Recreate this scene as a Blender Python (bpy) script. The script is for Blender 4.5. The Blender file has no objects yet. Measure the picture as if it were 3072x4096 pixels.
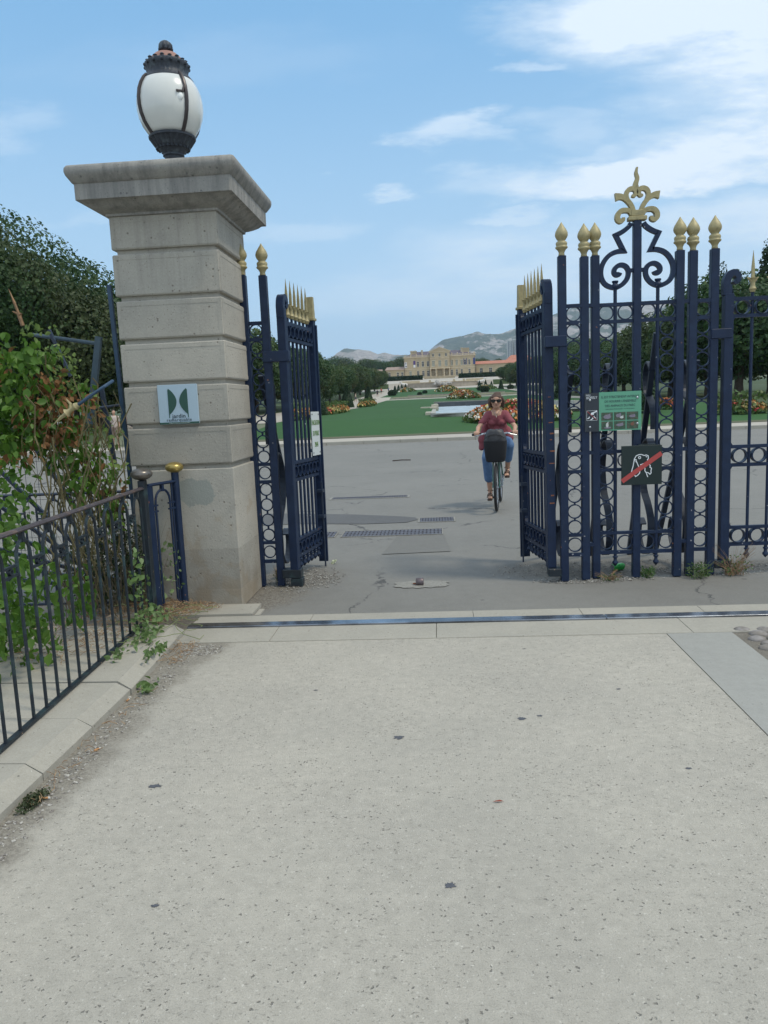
import bpy, math, random
import numpy as np
from mathutils import Vector, Matrix
R = math.radians
random.seed(7)
rng = np.random.default_rng(7)
sc = bpy.context.scene
COL = sc.collection

# ---------------------------------------------------------------- camera
cam_d = bpy.data.cameras.new("camera")
cam = bpy.data.objects.new("camera", cam_d)
COL.objects.link(cam)
sc.camera = cam
cam_d.sensor_fit = 'VERTICAL'
cam_d.sensor_height = 24.0
cam_d.lens = 24.0 * 3070.0 / 4096.0
cam_d.clip_end = 12000
cam_d.clip_start = 0.05
CM = Matrix.Rotation(R(4.2), 4, 'Z') @ Matrix.Rotation(R(90 - 8.0), 4, 'X') @ Matrix.Rotation(R(-2.45), 4, 'Z')
CM.translation = Vector((0, 0, 1.56))
cam.matrix_world = CM

# ---------------------------------------------------------------- exposure
sc.view_settings.view_transform = 'Standard'
sc.view_settings.look = 'None'
sc.view_settings.gamma = 1.0
sc.view_settings.use_curve_mapping = False
sc.view_settings.exposure = 0.0
sc.cycles.max_bounces = 6
sc.cycles.transparent_max_bounces = 8

# ---------------------------------------------------------------- sun
SUN_EL, SUN_AZ = 60.0, 108.0            # azimuth measured from +Y towards +X
sd = Vector((math.cos(R(SUN_EL)) * math.sin(R(SUN_AZ)), math.cos(R(SUN_EL)) * math.cos(R(SUN_AZ)), math.sin(R(SUN_EL))))
sl = bpy.data.lights.new("sun", 'SUN')
sl.energy = 1.9
sl.angle = R(9.0)
sl.color = (1.0, 0.91, 0.74)
so = bpy.data.objects.new("sun", sl)
COL.objects.link(so)
so.rotation_euler = sd.to_track_quat('Z', 'Y').to_euler()

# ---------------------------------------------------------------- node helpers
class NT:
    def __init__(s, nt): s.nt = nt; s.N = nt.nodes; s.L = nt.links
    def n(s, t, **k):
        x = s.N.new(t)
        for a, b in k.items(): setattr(x, a, b)
        return x
    def put(s, sock, v):
        if isinstance(v, bpy.types.NodeSocket): s.L.new(v, sock)
        elif v is not None:
            try: sock.default_value = v
            except Exception: sock.default_value = (*v, 1.0) if len(v) == 3 else v
    def math(s, op, a, b=None, clamp=False):
        x = s.n('ShaderNodeMath', operation=op, use_clamp=clamp)
        s.put(x.inputs[0], a)
        if b is not None: s.put(x.inputs[1], b)
        return x.outputs[0]
    def vmath(s, op, a, b=None):
        x = s.n('ShaderNodeVectorMath', operation=op)
        s.put(x.inputs[0], a)
        if b is not None: s.put(x.inputs[1], b)
        return x.outputs['Value'] if op in ('LENGTH', 'DOT_PRODUCT', 'DISTANCE') else x.outputs[0]
    def noise(s, vec, scale, detail=4, rough=0.55, col=False):
        x = s.n('ShaderNodeTexNoise'); s.put(x.inputs['Vector'], vec)
        x.inputs['Scale'].default_value = scale; x.inputs['Detail'].default_value = detail
        x.inputs['Roughness'].default_value = rough
        return x.outputs['Color'] if col else x.outputs[0]
    def vor(s, vec, scale, feat='F1', out='Distance', rnd=1.0):
        x = s.n('ShaderNodeTexVoronoi', feature=feat); s.put(x.inputs['Vector'], vec)
        x.inputs['Scale'].default_value = scale; x.inputs['Randomness'].default_value = rnd
        return x.outputs[out]
    def ramp(s, f, a, b, va=0.0, vb=1.0, smooth=True):
        x = s.n('ShaderNodeMapRange', interpolation_type='SMOOTHSTEP' if smooth else 'LINEAR')
        s.put(x.inputs['Value'], f)
        for i, v in zip((1, 2, 3, 4), (a, b, va, vb)): s.put(x.inputs[i], v)
        return x.outputs[0]
    def mix(s, f, a, b, mode='MIX'):
        x = s.n('ShaderNodeMix', data_type='RGBA', blend_type=mode)
        s.put(x.inputs[0], f); s.put(x.inputs[6], a); s.put(x.inputs[7], b)
        return x.outputs[2]

# ---------------------------------------------------------------- world
w = bpy.data.worlds.new("World")
sc.world = w
w.use_nodes = True
t = NT(w.node_tree)
t.N.clear()
sky = t.n('ShaderNodeTexSky', sky_type='NISHITA')
sky.sun_disc = False
sky.sun_elevation = R(SUN_EL)
sky.sun_rotation = R(SUN_AZ)
sky.air_density = 1.0; sky.dust_density = 1.2; sky.ozone_density = 1.6
tc = t.n('ShaderNodeTexCoord')
dv = t.vmath('NORMALIZE', tc.outputs['Generated'])
sp = t.n('ShaderNodeSeparateXYZ'); t.put(sp.inputs[0], dv)
ay = t.math('MAXIMUM', t.math('ABSOLUTE', sp.outputs[1]), 0.12)
cu = t.math('DIVIDE', sp.outputs[0], ay); cv = t.math('DIVIDE', sp.outputs[2], ay)
cb = t.n('ShaderNodeCombineXYZ'); t.put(cb.inputs[0], cu); t.put(cb.inputs[1], cv); t.put(cb.inputs[2], sp.outputs[1])
uv = cb.outputs[0]
st = t.vmath('MULTIPLY', uv, (1.0, 3.2, 1.0))
n1 = t.noise(st, 3.0, 8, 0.62)
n2 = t.noise(st, 11.0, 6, 0.6)
wob = t.vmath('SUBTRACT', t.noise(st, 4.5, 7, 0.62, col=True), (0.5, 0.5, 0.5))
uvd = t.vmath('ADD', uv, t.vmath('MULTIPLY', wob, (0.30, 0.11, 0.0)))
def pxdir(x, y):
    d = CM.to_3x3() @ Vector(((x - 1536) / 3070, (2048 - y) / 3070, -1))
    return d.x / d.y, d.z / d.y
acc = None
for (x, y, rx, ry, s_) in ((2900, 60, 830, 260, 1.5), (2980, 330, 600, 230, 1.35), (3000, 560, 620, 160, 1.3), (2560, 690, 780, 95, 1.25),
                           (2010, 700, 330, 60, .7), (1870, 515, 215, 75, .66), (1550, 765, 120, 48, .75), (2080, 268, 190, 40, .55),
                           (2070, 845, 260, 42, .5), (2450, 1030, 1150, 230, .66), (1950, 1160, 900, 170, .42), (60, 520, 260, 75, .32),
                           (1100, 935, 380, 60, .3), (350, 895, 300, 45, .2), (900, 240, 900, 140, .10), (2370, 590, 260, 45, .5), (3000, 900, 700, 160, .7), (2300, 510, 240, 70, .35)):
    u, v = pxdir(x, y)
    dd = t.vmath('MULTIPLY', t.vmath('SUBTRACT', uvd, (u, v, 0)), (3070.0 / rx, 3070.0 / ry, 0.0))
    e = t.ramp(t.vmath('LENGTH', dd), 1.05, 0.32, 0.0, s_)
    acc = e if acc is None else t.math('MAXIMUM', acc, e)
tex = t.ramp(t.math('ADD', t.math('MULTIPLY', n1, 0.65), t.math('MULTIPLY', n2, 0.35)), 0.34, 0.60, 0.30, 1.0)
front = t.math('GREATER_THAN', sp.outputs[1], 0.05)
fac1 = t.math('MULTIPLY', t.math('MULTIPLY', acc, tex), front)
# sky outside the view whitened with added cloud to warm and brighten ambient light
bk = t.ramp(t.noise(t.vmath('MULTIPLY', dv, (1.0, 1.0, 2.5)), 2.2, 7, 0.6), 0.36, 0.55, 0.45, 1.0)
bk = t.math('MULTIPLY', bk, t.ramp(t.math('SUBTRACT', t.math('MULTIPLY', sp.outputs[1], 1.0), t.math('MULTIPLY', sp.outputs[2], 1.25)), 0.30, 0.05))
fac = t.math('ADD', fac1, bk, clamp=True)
hz = t.ramp(sp.outputs[2], 0.0, 0.50, 0.85, 0.0)
skyc = t.mix(0.80, sky.outputs[0], (2.0, 4.6, 7.7, 1))
skyc = t.mix(hz, skyc, (5.1, 7.2, 9.0, 1))
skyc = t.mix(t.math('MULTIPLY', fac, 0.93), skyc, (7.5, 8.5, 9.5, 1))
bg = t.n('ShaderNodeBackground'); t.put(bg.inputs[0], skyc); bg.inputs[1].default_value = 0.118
ow = t.n('ShaderNodeOutputWorld'); t.L.new(bg.outputs[0], ow.inputs[0])

# ---------------------------------------------------------------- materials
MATS = {}
def chip(m, col, scale=38.0, amount=.90):
    """small paint chips where primer or bare metal shows"""
    k = NT(m.node_tree); bs = k.N['Principled BSDF']; src = bs.inputs['Base Color'].links[0].from_socket
    P = k.n('ShaderNodeTexCoord').outputs['Object']
    w_ = k.vmath('ADD', P, k.vmath('MULTIPLY', k.noise(P, 90, 3, .7, col=True), (.02, .02, .02)))
    d = k.vor(w_, scale); cc = k.n('ShaderNodeSeparateColor'); k.put(cc.inputs[0], k.vor(w_, scale, out='Color'))
    f = k.math('MULTIPLY', k.ramp(d, .20, .14), k.math('GREATER_THAN', cc.outputs[0], amount))
    k.put(bs.inputs['Base Color'], k.mix(k.math('MULTIPLY', f, cc.outputs[1]), src, (*col, 1)))
def mat(name, col, rough=0.7, metal=0.0, var=0.0, vscale=8.0, bump=0.0, bscale=60.0, col2=None, thr=None, spec=None, trans=0.0, coat=0.0, stretch=(1, 1, 1)):
    """principled material; var = value noise, col2 blended by noise threshold thr=(a,b)"""
    if name in MATS: return MATS[name]
    m = bpy.data.materials.new(name); m.use_nodes = True; MATS[name] = m
    k = NT(m.node_tree); bs = k.N['Principled BSDF']
    tcn = k.n('ShaderNodeTexCoord'); vec = k.vmath('MULTIPLY', tcn.outputs['Object'], stretch)
    c = (*col, 1)
    if var or col2:
        nz = k.noise(vec, vscale, 6, 0.6)
        if col2:
            a, b = thr or (0.42, 0.6)
            c = k.mix(k.ramp(nz, a, b), c, (*col2, 1))
        if var:
            f = k.ramp(k.noise(vec, vscale * 2.3, 5, 0.6), 0.25, 0.75, 1 - var, 1 + var, smooth=False)
            c = k.mix(1.0, c, k.vmath('MULTIPLY', (1, 1, 1), f), 'MULTIPLY')
    k.put(bs.inputs['Base Color'], c)
    bs.inputs['Roughness'].default_value = rough; bs.inputs['Metallic'].default_value = metal
    if spec is not None: bs.inputs['Specular IOR Level'].default_value = spec
    if coat: bs.inputs['Coat Weight'].default_value = coat
    if bump:
        bp = k.n('ShaderNodeBump'); bp.inputs['Strength'].default_value = bump; bp.inputs['Distance'].default_value = 0.01
        k.put(bp.inputs['Height'], k.noise(vec, bscale, 5, 0.6)); k.L.new(bp.outputs[0], bs.inputs['Normal'])
    if trans:
        tr = k.n('ShaderNodeBsdfTranslucent'); k.put(tr.inputs[0], c)
        mx = k.n('ShaderNodeMixShader'); mx.inputs[0].default_value = trans
        k.L.new(bs.outputs[0], mx.inputs[1]); k.L.new(tr.outputs[0], mx.inputs[2])
        k.L.new(mx.outputs[0], k.N['Material Output'].inputs[0])
    return m

def leafmat(name, cols, scale=1.2, trans=0.3, rough=0.55, geo=True):
    m = bpy.data.materials.new(name); m.use_nodes = True; MATS[name] = m
    k = NT(m.node_tree); bs = k.N['Principled BSDF']
    tcn = k.n('ShaderNodeTexCoord'); g = k.n('ShaderNodeNewGeometry'); oi = k.n('ShaderNodeObjectInfo')
    vec = k.vmath('ADD', tcn.outputs['Object'], k.vmath('MULTIPLY', (37.0, 11.0, 5.0), oi.outputs['Random']))
    f1 = k.ramp(k.noise(vec, scale, 3), 0.35, 0.65)
    c = k.mix(f1, (*cols[0], 1), (*cols[1], 1))
    c = k.mix(k.ramp(g.outputs['Random Per Island'], 0.55, 1.0, 0, 0.75, smooth=False), c, (*cols[2], 1))
    if len(cols) > 3:
        c = k.mix(k.math('MULTIPLY', k.ramp(k.noise(vec, scale * 0.45, 2), 0.52, 0.66), 0.75), c, (*cols[3], 1))
    k.put(bs.inputs['Base Color'], c); bs.inputs['Roughness'].default_value = rough
    bs.inputs['Specular IOR Level'].default_value = 0.35
    tr = k.n('ShaderNodeBsdfTranslucent'); k.put(tr.inputs[0], c)
    mx = k.n('ShaderNodeMixShader'); mx.inputs[0].default_value = trans
    k.L.new(bs.outputs[0], mx.inputs[1]); k.L.new(tr.outputs[0], mx.inputs[2])
    k.L.new(mx.outputs[0], k.N['Material Output'].inputs[0])
    return m

def ground_mat(name, base, speck_dark, speck_light, scale, patches, rough=0.9, bump=0.25, dens=0.12, stain=0.0, cracks=0.0):
    m = bpy.data.materials.new(name); m.use_nodes = True; MATS[name] = m
    k = NT(m.node_tree); bs = k.N['Principled BSDF']
    P = k.n('ShaderNodeTexCoord').outputs['Object']
    big = k.noise(P, patches[0], 6, 0.6)
    c = k.mix(k.ramp(big, 0.3, 0.7), (*base[0], 1), (*base[1], 1))
    med = k.noise(P, patches[1], 5, 0.65)
    c = k.mix(k.ramp(med, 0.52, 0.75, 0, 0.5), c, (*base[2], 1))
    fine = k.noise(P, scale * 2.2, 3, 0.7)
    c = k.mix(k.ramp(fine, 0.25, 0.8, 0, 0.55), c, k.mix(0.5, c, (*speck_light, 1)))
    c = k.mix(1.0, c, k.vmath('MULTIPLY', (1.0, 1.0, 1.0), k.ramp(k.noise(P, patches[1] * 4.5, 6, .72), .28, .72, .86 if dens > .12 else .93, 1.12 if dens > .12 else 1.06, smooth=False)), 'MULTIPLY')
    # pits / aggregate
    wv = k.vmath('ADD', P, k.vmath('MULTIPLY', k.noise(P, scale, 2, 0.5, col=True), (0.02, 0.02, 0.0)))
    v1 = k.vor(wv, scale, 'F1', 'Distance'); vc = k.vor(wv, scale, 'F1', 'Color')
    sx = k.n('ShaderNodeSeparateColor'); k.put(sx.inputs[0], vc)
    pick = k.ramp(k.math('ADD', sx.outputs[0], k.math('MULTIPLY', k.math('SUBTRACT', k.noise(P, patches[1] * 1.7, 3), 0.5), 0.9)), 1 - dens, 1 - dens + 0.06)
    spot = k.math('MULTIPLY', k.ramp(v1, 0.33, 0.16), pick)
    c = k.mix(k.math('MULTIPLY', spot, 0.75), c, (*speck_dark, 1))
    sn = k.noise(k.vmath('MULTIPLY', P, (1.0, 1.35, 1.0)), scale * 1.9, 2, .55); pm = k.noise(P, patches[1] * .8, 4, .6)
    sf = k.ramp(k.math('ADD', sn, k.math('MULTIPLY', k.math('SUBTRACT', pm, .5), .22)), .615, .69)
    c = k.mix(k.math('MULTIPLY', sf, min(.72, dens * 2.2)), c, (*speck_dark, 1))
    if dens > .12:
        s3 = k.noise(k.vmath('MULTIPLY', P, (1.0, 1.5, 1.0)), scale * .62, 3, .62); p3 = k.noise(P, patches[1] * .45, 5, .62)
        c = k.mix(k.ramp(k.math('ADD', s3, k.math('MULTIPLY', k.math('SUBTRACT', p3, .5), .30)), .59, .68, 0, .46), c, (*speck_dark, 1))
        c = k.mix(k.ramp(k.noise(P, scale * .8, 3, .6), .60, .72, 0, .55), c, (*speck_light, 1))
    pick2 = k.ramp(sx.outputs[1], 1 - dens * 0.8, 1 - dens * 0.8 + 0.05)
    c = k.mix(k.math('MULTIPLY', k.math('MULTIPLY', k.ramp(v1, 0.3, 0.12), pick2), 0.7), c, (*speck_light, 1))
    if stain:
        w2 = k.vmath('ADD', P, k.vmath('MULTIPLY', k.noise(P, 30, 3, 0.6, col=True), (0.03, 0.03, 0.0)))
        vb = k.vor(w2, 2.6, 'F1', 'Distance'); vbc = k.vor(w2, 2.6, 'F1', 'Color')
        s2 = k.n('ShaderNodeSeparateColor'); k.put(s2.inputs[0], vbc)
        rad = k.ramp(s2.outputs[1], 0, 1, 0.015, 0.075, smooth=False)
        sm = k.math('MULTIPLY', k.math('LESS_THAN', vb, rad), k.math('GREATER_THAN', s2.outputs[0], 0.35))
        c = k.mix(k.math('MULTIPLY', sm, k.ramp(s2.outputs[2], 0.0, 1.0, 0.12, stain)), c, (*speck_dark, 1))
    if cracks:
        w3 = k.vmath('ADD', P, k.vmath('MULTIPLY', k.noise(P, 1.2, 6, 0.65, col=True), (0.9, 0.9, 0.0)))
        ed = k.vor(w3, 0.33, 'DISTANCE_TO_EDGE', 'Distance')
        cr = k.math('MULTIPLY', k.ramp(ed, 0.006, 0.001), k.ramp(k.noise(P, 0.7, 3), 0.46, 0.56))
        c = k.mix(k.math('MULTIPLY', cr, cracks), c, (*speck_dark, 1))
    k.put(bs.inputs['Base Color'], c); bs.inputs['Roughness'].default_value = rough
    bp = k.n('ShaderNodeBump'); bp.inputs['Strength'].default_value = bump; bp.inputs['Distance'].default_value = 0.006
    k.put(bp.inputs['Height'], k.math('SUBTRACT', fine, spot)); k.L.new(bp.outputs[0], bs.inputs['Normal'])
    return m

NAVY = mat("navy_paint", (0.0075, 0.0195, 0.054), 0.46, var=0.22, vscale=5, bump=0.12, bscale=90, col2=(0.012, 0.027, 0.063), thr=(0.45, 0.7), spec=0.35)
NAVY2 = mat("weathered_blue_paint", (0.009, 0.016, 0.024), 0.5, var=0.3, vscale=9, bump=0.2, bscale=60, col2=(0.024, 0.050, 0.056), thr=(0.5, 0.66))
chip(NAVY, (.42, .42, .44), 30, .93); chip(NAVY, (.30, .13, .07), 22, .95); chip(NAVY2, (.30, .20, .13), 26, .85)
RAILM = mat("rusty_handrail", (0.055, 0.045, 0.05), 0.5, var=0.3, vscale=14, col2=(0.13, 0.085, 0.065), thr=(0.5, 0.7))
GOLD = mat("gold_paint", (0.37, 0.315, 0.165), 0.52, metal=0.12, var=0.18, vscale=18, bump=0.1, bscale=60, col2=(0.27, 0.235, 0.13), thr=(0.5, 0.75))
GOLDR = mat("rusty_gold", (0.20, 0.12, 0.06), 0.5, metal=0.3, var=0.3, vscale=20, col2=(0.25, 0.13, 0.06), thr=(0.45, 0.6))
GREYM = mat("grey_metal_knob", (0.16, 0.145, 0.13), 0.3, metal=0.6, var=0.3, vscale=15)
RUST = mat("rust", (0.30, 0.11, 0.05), 0.85, var=0.4, vscale=30)
DARKM = mat("dark_cast_iron", (0.035, 0.042, 0.055), 0.5, metal=0.3, var=0.35, vscale=16, bump=0.4, bscale=50, col2=(0.075, 0.095, 0.11), thr=(0.5, 0.7))
BLACK = mat("black_rubber", (0.018, 0.018, 0.02), 0.7, var=0.2)
STEEL = mat("steel", (0.45, 0.47, 0.5), 0.3, metal=0.9, var=0.15)
WHITEP = mat("white_panel", (0.62, 0.66, 0.66), 0.4, var=0.05, vscale=20)
GREENT = mat("dark_green_print", (0.02, 0.075, 0.055), 0.5)
INK = mat("black_print", (0.02, 0.035, 0.05), 0.5)

# ---------------------------------------------------------------- mesh builder
class MB:
    def __init__(s): s.v = []; s.f = []
    def add(s, vs, fs):
        o = len(s.v); s.v.extend([tuple(p) for p in vs]); s.f.extend([tuple(i + o for i in f) for f in fs]); return s
    def box(s, x0, x1, y0, y1, z0, z1, M=None, ch=0.0):
        if ch > 0:
            a = [(x0 + ch, y0), (x1 - ch, y0), (x1, y0 + ch), (x1, y1 - ch), (x1 - ch, y1), (x0 + ch, y1), (x0, y1 - ch), (x0, y0 + ch)]
            b = [(x0 + 2 * ch, y0 + ch), (x1 - 2 * ch, y0 + ch), (x1 - ch, y0 + 2 * ch), (x1 - ch, y1 - 2 * ch), (x1 - 2 * ch, y1 - ch), (x0 + 2 * ch, y1 - ch), (x0 + ch, y1 - 2 * ch), (x0 + ch, y0 + 2 * ch)]
            vs = [(*p, z0) for p in b] + [(*p, z0 + ch) for p in a] + [(*p, z1 - ch) for p in a] + [(*p, z1) for p in b]
            fs = [tuple(range(7, -1, -1)), tuple(range(24, 32))]
            for l in range(3):
                for i in range(8): fs.append((l * 8 + i, l * 8 + (i + 1) % 8, l * 8 + 8 + (i + 1) % 8, l * 8 + 8 + i))
        else:
            vs = [(x, y, z) for z in (z0, z1) for (x, y) in ((x0, y0), (x1, y0), (x1, y1), (x0, y1))]
            fs = [(3, 2, 1, 0), (4, 5, 6, 7), (0, 1, 5, 4), (1, 2, 6, 5), (2, 3, 7, 6), (3, 0, 4, 7)]
        if M is not None: vs = [M @ Vector(p) for p in vs]
        return s.add(vs, fs)
    def tube(s, pts, r, n=8, cap=True, squash=None):
        """tube along pts with radius r (number or list)"""
        pts = [Vector(p) for p in pts]; m = len(pts)
        rr = r if isinstance(r, (list, tuple)) else [r] * m
        vs = []; up = None
        for i, p in enumerate(pts):
            d = (pts[min(i + 1, m - 1)] - pts[max(i - 1, 0)])
            if d.length < 1e-9: d = Vector((0, 0, 1))
            d.normalize()
            if up is None:
                up = Vector((0, 1, 0)) if abs(d.y) < 0.9 else Vector((1, 0, 0))
            a = d.cross(up)
            if a.length < 1e-4: a = d.cross(Vector((1, 0, 0.3)))
            a.normalize(); b = a.cross(d).normalized(); up = b
            for k in range(n):
                t_ = 2 * math.pi * (k + 0.5) / n
                vs.append(p + (a * math.cos(t_) + b * math.sin(t_)) * rr[i])
        fs = []
        for i in range(m - 1):
            for k in range(n): fs.append((i * n + k, i * n + (k + 1) % n, (i + 1) * n + (k + 1) % n, (i + 1) * n + k))
        if cap: fs += [tuple(range(n - 1, -1, -1)), tuple(range((m - 1) * n, m * n))]
        return s.add(vs, fs)
    def bar(s, p, q, wx, wy):
        """square bar between two points"""
        p = Vector(p); q = Vector(q); d = (q - p).normalized()
        a = d.cross(Vector((0, 1, 0)));
        if a.length < 1e-3: a = Vector((1, 0, 0))
        a.normalize(); b = a.cross(d).normalized()
        vs = [c + a * sx * wx / 2 + b * sy * wy / 2 for c in (p, q) for sx, sy in ((-1, -1), (1, -1), (1, 1), (-1, 1))]
        return s.add(vs, [(3, 2, 1, 0), (4, 5, 6, 7), (0, 1, 5, 4), (1, 2, 6, 5), (2, 3, 7, 6), (3, 0, 4, 7)])
    def lathe(s, prof, n=20, c=(0, 0, 0), M=None, flute=0, fa=0.0, phase=0.0):
        vs = []
        for (r, z) in prof:
            for k in range(n):
                t_ = 2 * math.pi * k / n + phase
                rr = r * (1 + (fa * math.cos(flute * t_) if flute else 0))
                vs.append((c[0] + rr * math.cos(t_), c[1] + rr * math.sin(t_), c[2] + z))
        if M is not None: vs = [M @ Vector(p) for p in vs]
        m = len(prof); fs = []
        for i in range(m - 1):
            for k in range(n): fs.append((i * n + k, i * n + (k + 1) % n, (i + 1) * n + (k + 1) % n, (i + 1) * n + k))
        fs += [tuple(range(n - 1, -1, -1)), tuple(range((m - 1) * n, m * n))]
        return s.add(vs, fs)
    def ring(s, c, ro, ri, depth, axis='y', n=24, M=None):
        """flat ring, axis along x / y / z"""
        vs = []
        for k in range(n):
            t_ = 2 * math.pi * k / n; co, si = math.cos(t_), math.sin(t_)
            for (r, d) in ((ro, -depth / 2), (ro, depth / 2), (ri, depth / 2), (ri, -depth / 2)):
                p = {'y': (r * co, d, r * si), 'x': (d, r * co, r * si), 'z': (r * co, r * si, d)}[axis]
                vs.append((c[0] + p[0], c[1] + p[1], c[2] + p[2]))
        if M is not None: vs = [M @ Vector(p) for p in vs]
        fs = []
        for k in range(n):
            a = k * 4; b = ((k + 1) % n) * 4
            for j in range(4): fs.append((a + j, a + (j + 1) % 4, b + (j + 1) % 4, b + j))
        return s.add(vs, fs)
    def ribbon(s, pts, w, depth, y=0.0):
        """strip following 2D points in the XZ plane, given width and depth in y"""
        P = [Vector((a, b)) for a, b in pts]; m = len(P)
        ww = w if isinstance(w, (list, tuple)) else [w] * m
        vs = []
        for i, p in enumerate(P):
            d0 = (P[i] - P[i - 1]).normalized() if i > 0 else (P[1] - P[0]).normalized()
            d1 = (P[i + 1] - P[i]).normalized() if i < m - 1 else d0
            d = (d0 + d1)
            d = d.normalized() if d.length > 1e-6 else d1
            nn = Vector((-d.y, d.x)); co = max(0.45, nn.dot(Vector((-d0.y, d0.x))))
            o = nn * (ww[i] / 2 / co)
            for (q, yy) in ((p + o, -depth / 2), (p + o, depth / 2), (p - o, depth / 2), (p - o, -depth / 2)):
                vs.append((q.x, y + yy, q.y))
        fs = [(3, 2, 1, 0), tuple((m - 1) * 4 + j for j in range(4))]
        for i in range(m - 1):
            for j in range(4): fs.append((i * 4 + j, i * 4 + (j + 1) % 4, i * 4 + 4 + (j + 1) % 4, i * 4 + 4 + j))
        return s.add(vs, fs)
    def prism(s, poly, y0, y1):
        """polygon in XZ extruded in y"""
        n = len(poly)
        vs = [(a, y0, b) for a, b in poly] + [(a, y1, b) for a, b in poly]
        fs = [tuple(range(n)), tuple(range(2 * n - 1, n - 1, -1))] + [(i, n + i, n + (i + 1) % n, (i + 1) % n) for i in range(n)]
        return s.add(vs, fs)
    def slab(s, poly, z0, z1):
        """polygon in XY extruded in z"""
        n = len(poly)
        vs = [(a, b, z0) for a, b in poly] + [(a, b, z1) for a, b in poly]
        fs = [tuple(range(n - 1, -1, -1)), tuple(range(n, 2 * n))] + [(i, (i + 1) % n, n + (i + 1) % n, n + i) for i in range(n)]
        return s.add(vs, fs)
    def ball(s, c, r, n=12, m=8):
        r = r if isinstance(r, (tuple, list)) else (r, r, r)
        vs = [(c[0], c[1], c[2] - r[2])]
        for i in range(1, m):
            a = math.pi * i / m
            for k in range(n):
                t_ = 2 * math.pi * k / n
                vs.append((c[0] + r[0] * math.sin(a) * math.cos(t_), c[1] + r[1] * math.sin(a) * math.sin(t_), c[2] - r[2] * math.cos(a)))
        vs.append((c[0], c[1], c[2] + r[2])); e = len(vs) - 1
        fs = [(0, 1 + (k + 1) % n, 1 + k) for k in range(n)] + [(e, e - n + k, e - n + (k + 1) % n) for k in range(n)]
        for i in range(m - 2):
            for k in range(n):
                a = 1 + i * n
                fs.append((a + k, a + (k + 1) % n, a + n + (k + 1) % n, a + n + k))
        return s.add(vs, fs)
    def limb(s, p, q, r0, r1, n=12):
        """capsule with taper"""
        p = Vector(p); q = Vector(q); d = (q - p); L_ = d.length; d.normalize()
        pts = []; rr = []
        for a in (80, 50, 25, 0): pts.append(p - d * r0 * math.sin(R(a))); rr.append(r0 * math.cos(R(a)))
        for f in (.33, .66): pts.append(p + d * L_ * f); rr.append(r0 + (r1 - r0) * f)
        for a in (0, 25, 50, 80): pts.append(q + d * r1 * math.sin(R(a))); rr.append(r1 * math.cos(R(a)))
        return s.tube(pts, rr, n)
    def build(s, name, m, parent=None, smooth=False, world=False, fix=True):
        me = bpy.data.meshes.new(name)
        vs = s.v
        if world and parent is not None:
            o_ = ROOT[parent.name]; vs = [(a - o_[0], b - o_[1], c - o_[2]) for a, b, c in s.v]
        me.from_pydata(vs, [], s.f); me.update()
        if fix:
            import bmesh
            bm = bmesh.new(); bm.from_mesh(me); bmesh.ops.recalc_face_normals(bm, faces=bm.faces); bm.to_mesh(me); bm.free()
        return link(name, me, m, parent, smooth)

ROOT = {}
def link(name, me, m, parent=None, smooth=False):
    me.materials.clear(); me.materials.append(m)
    if smooth:
        me.polygons.foreach_set('use_smooth', [True] * len(me.polygons))
        if smooth != 2:
            try: me.set_sharp_from_angle(angle=R(40))
            except Exception: pass
    o = bpy.data.objects.new(name, me); COL.objects.link(o)
    if parent is not None:
        o.parent = parent; ROOT[o.name] = ROOT.get(parent.name, (0, 0, 0))
    else: ROOT[o.name] = (0, 0, 0)
    return o
def tag(o, label=None, cat=None, group=None, kind=None):
    if label: o['label'] = label
    if cat: o['category'] = cat
    if group: o['group'] = group
    if kind: o['kind'] = kind
    return o
def thing(name, label, cat, loc=(0, 0, 0), rz=0.0, group=None):
    o = bpy.data.objects.new(name, None); COL.objects.link(o); o.empty_display_size = 0.1
    o.location = loc; o.rotation_euler = (0, 0, rz); ROOT[o.name] = tuple(loc)
    return tag(o, label, cat, group)
def copy_tree(o, parent=None):
    c = o.copy(); COL.objects.link(c)
    if parent is not None: c.parent = parent
    for ch in list(o.children): copy_tree(ch, c)
    return c
def struct(name, mb, m, smooth=False):
    o = mb.build(name, m, None, smooth, fix=False) if isinstance(mb, MB) else mb
    o['kind'] = 'structure'
    return o
def fuse(name, mb, voxel, m, parent, smooth=2):
    """voxel-remesh a union of volumes into one continuous skin"""
    me = bpy.data.meshes.new(name); me.from_pydata(mb.v, [], mb.f); me.update()
    import bmesh
    bm = bmesh.new(); bm.from_mesh(me); bmesh.ops.recalc_face_normals(bm, faces=bm.faces); bm.to_mesh(me); bm.free()
    o = bpy.data.objects.new(name, me); COL.objects.link(o)
    rm = o.modifiers.new("r", 'REMESH'); rm.mode = 'VOXEL'; rm.voxel_size = voxel; rm.use_smooth_shade = True
    sm = o.modifiers.new("s", 'SMOOTH'); sm.iterations = smooth; sm.factor = 0.5
    dg = bpy.context.evaluated_depsgraph_get()
    m2 = bpy.data.meshes.new_from_object(o.evaluated_get(dg)); m2.name = name
    bpy.data.objects.remove(o)
    return link(name, m2, m, parent, 2)
FONTS = {}
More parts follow.
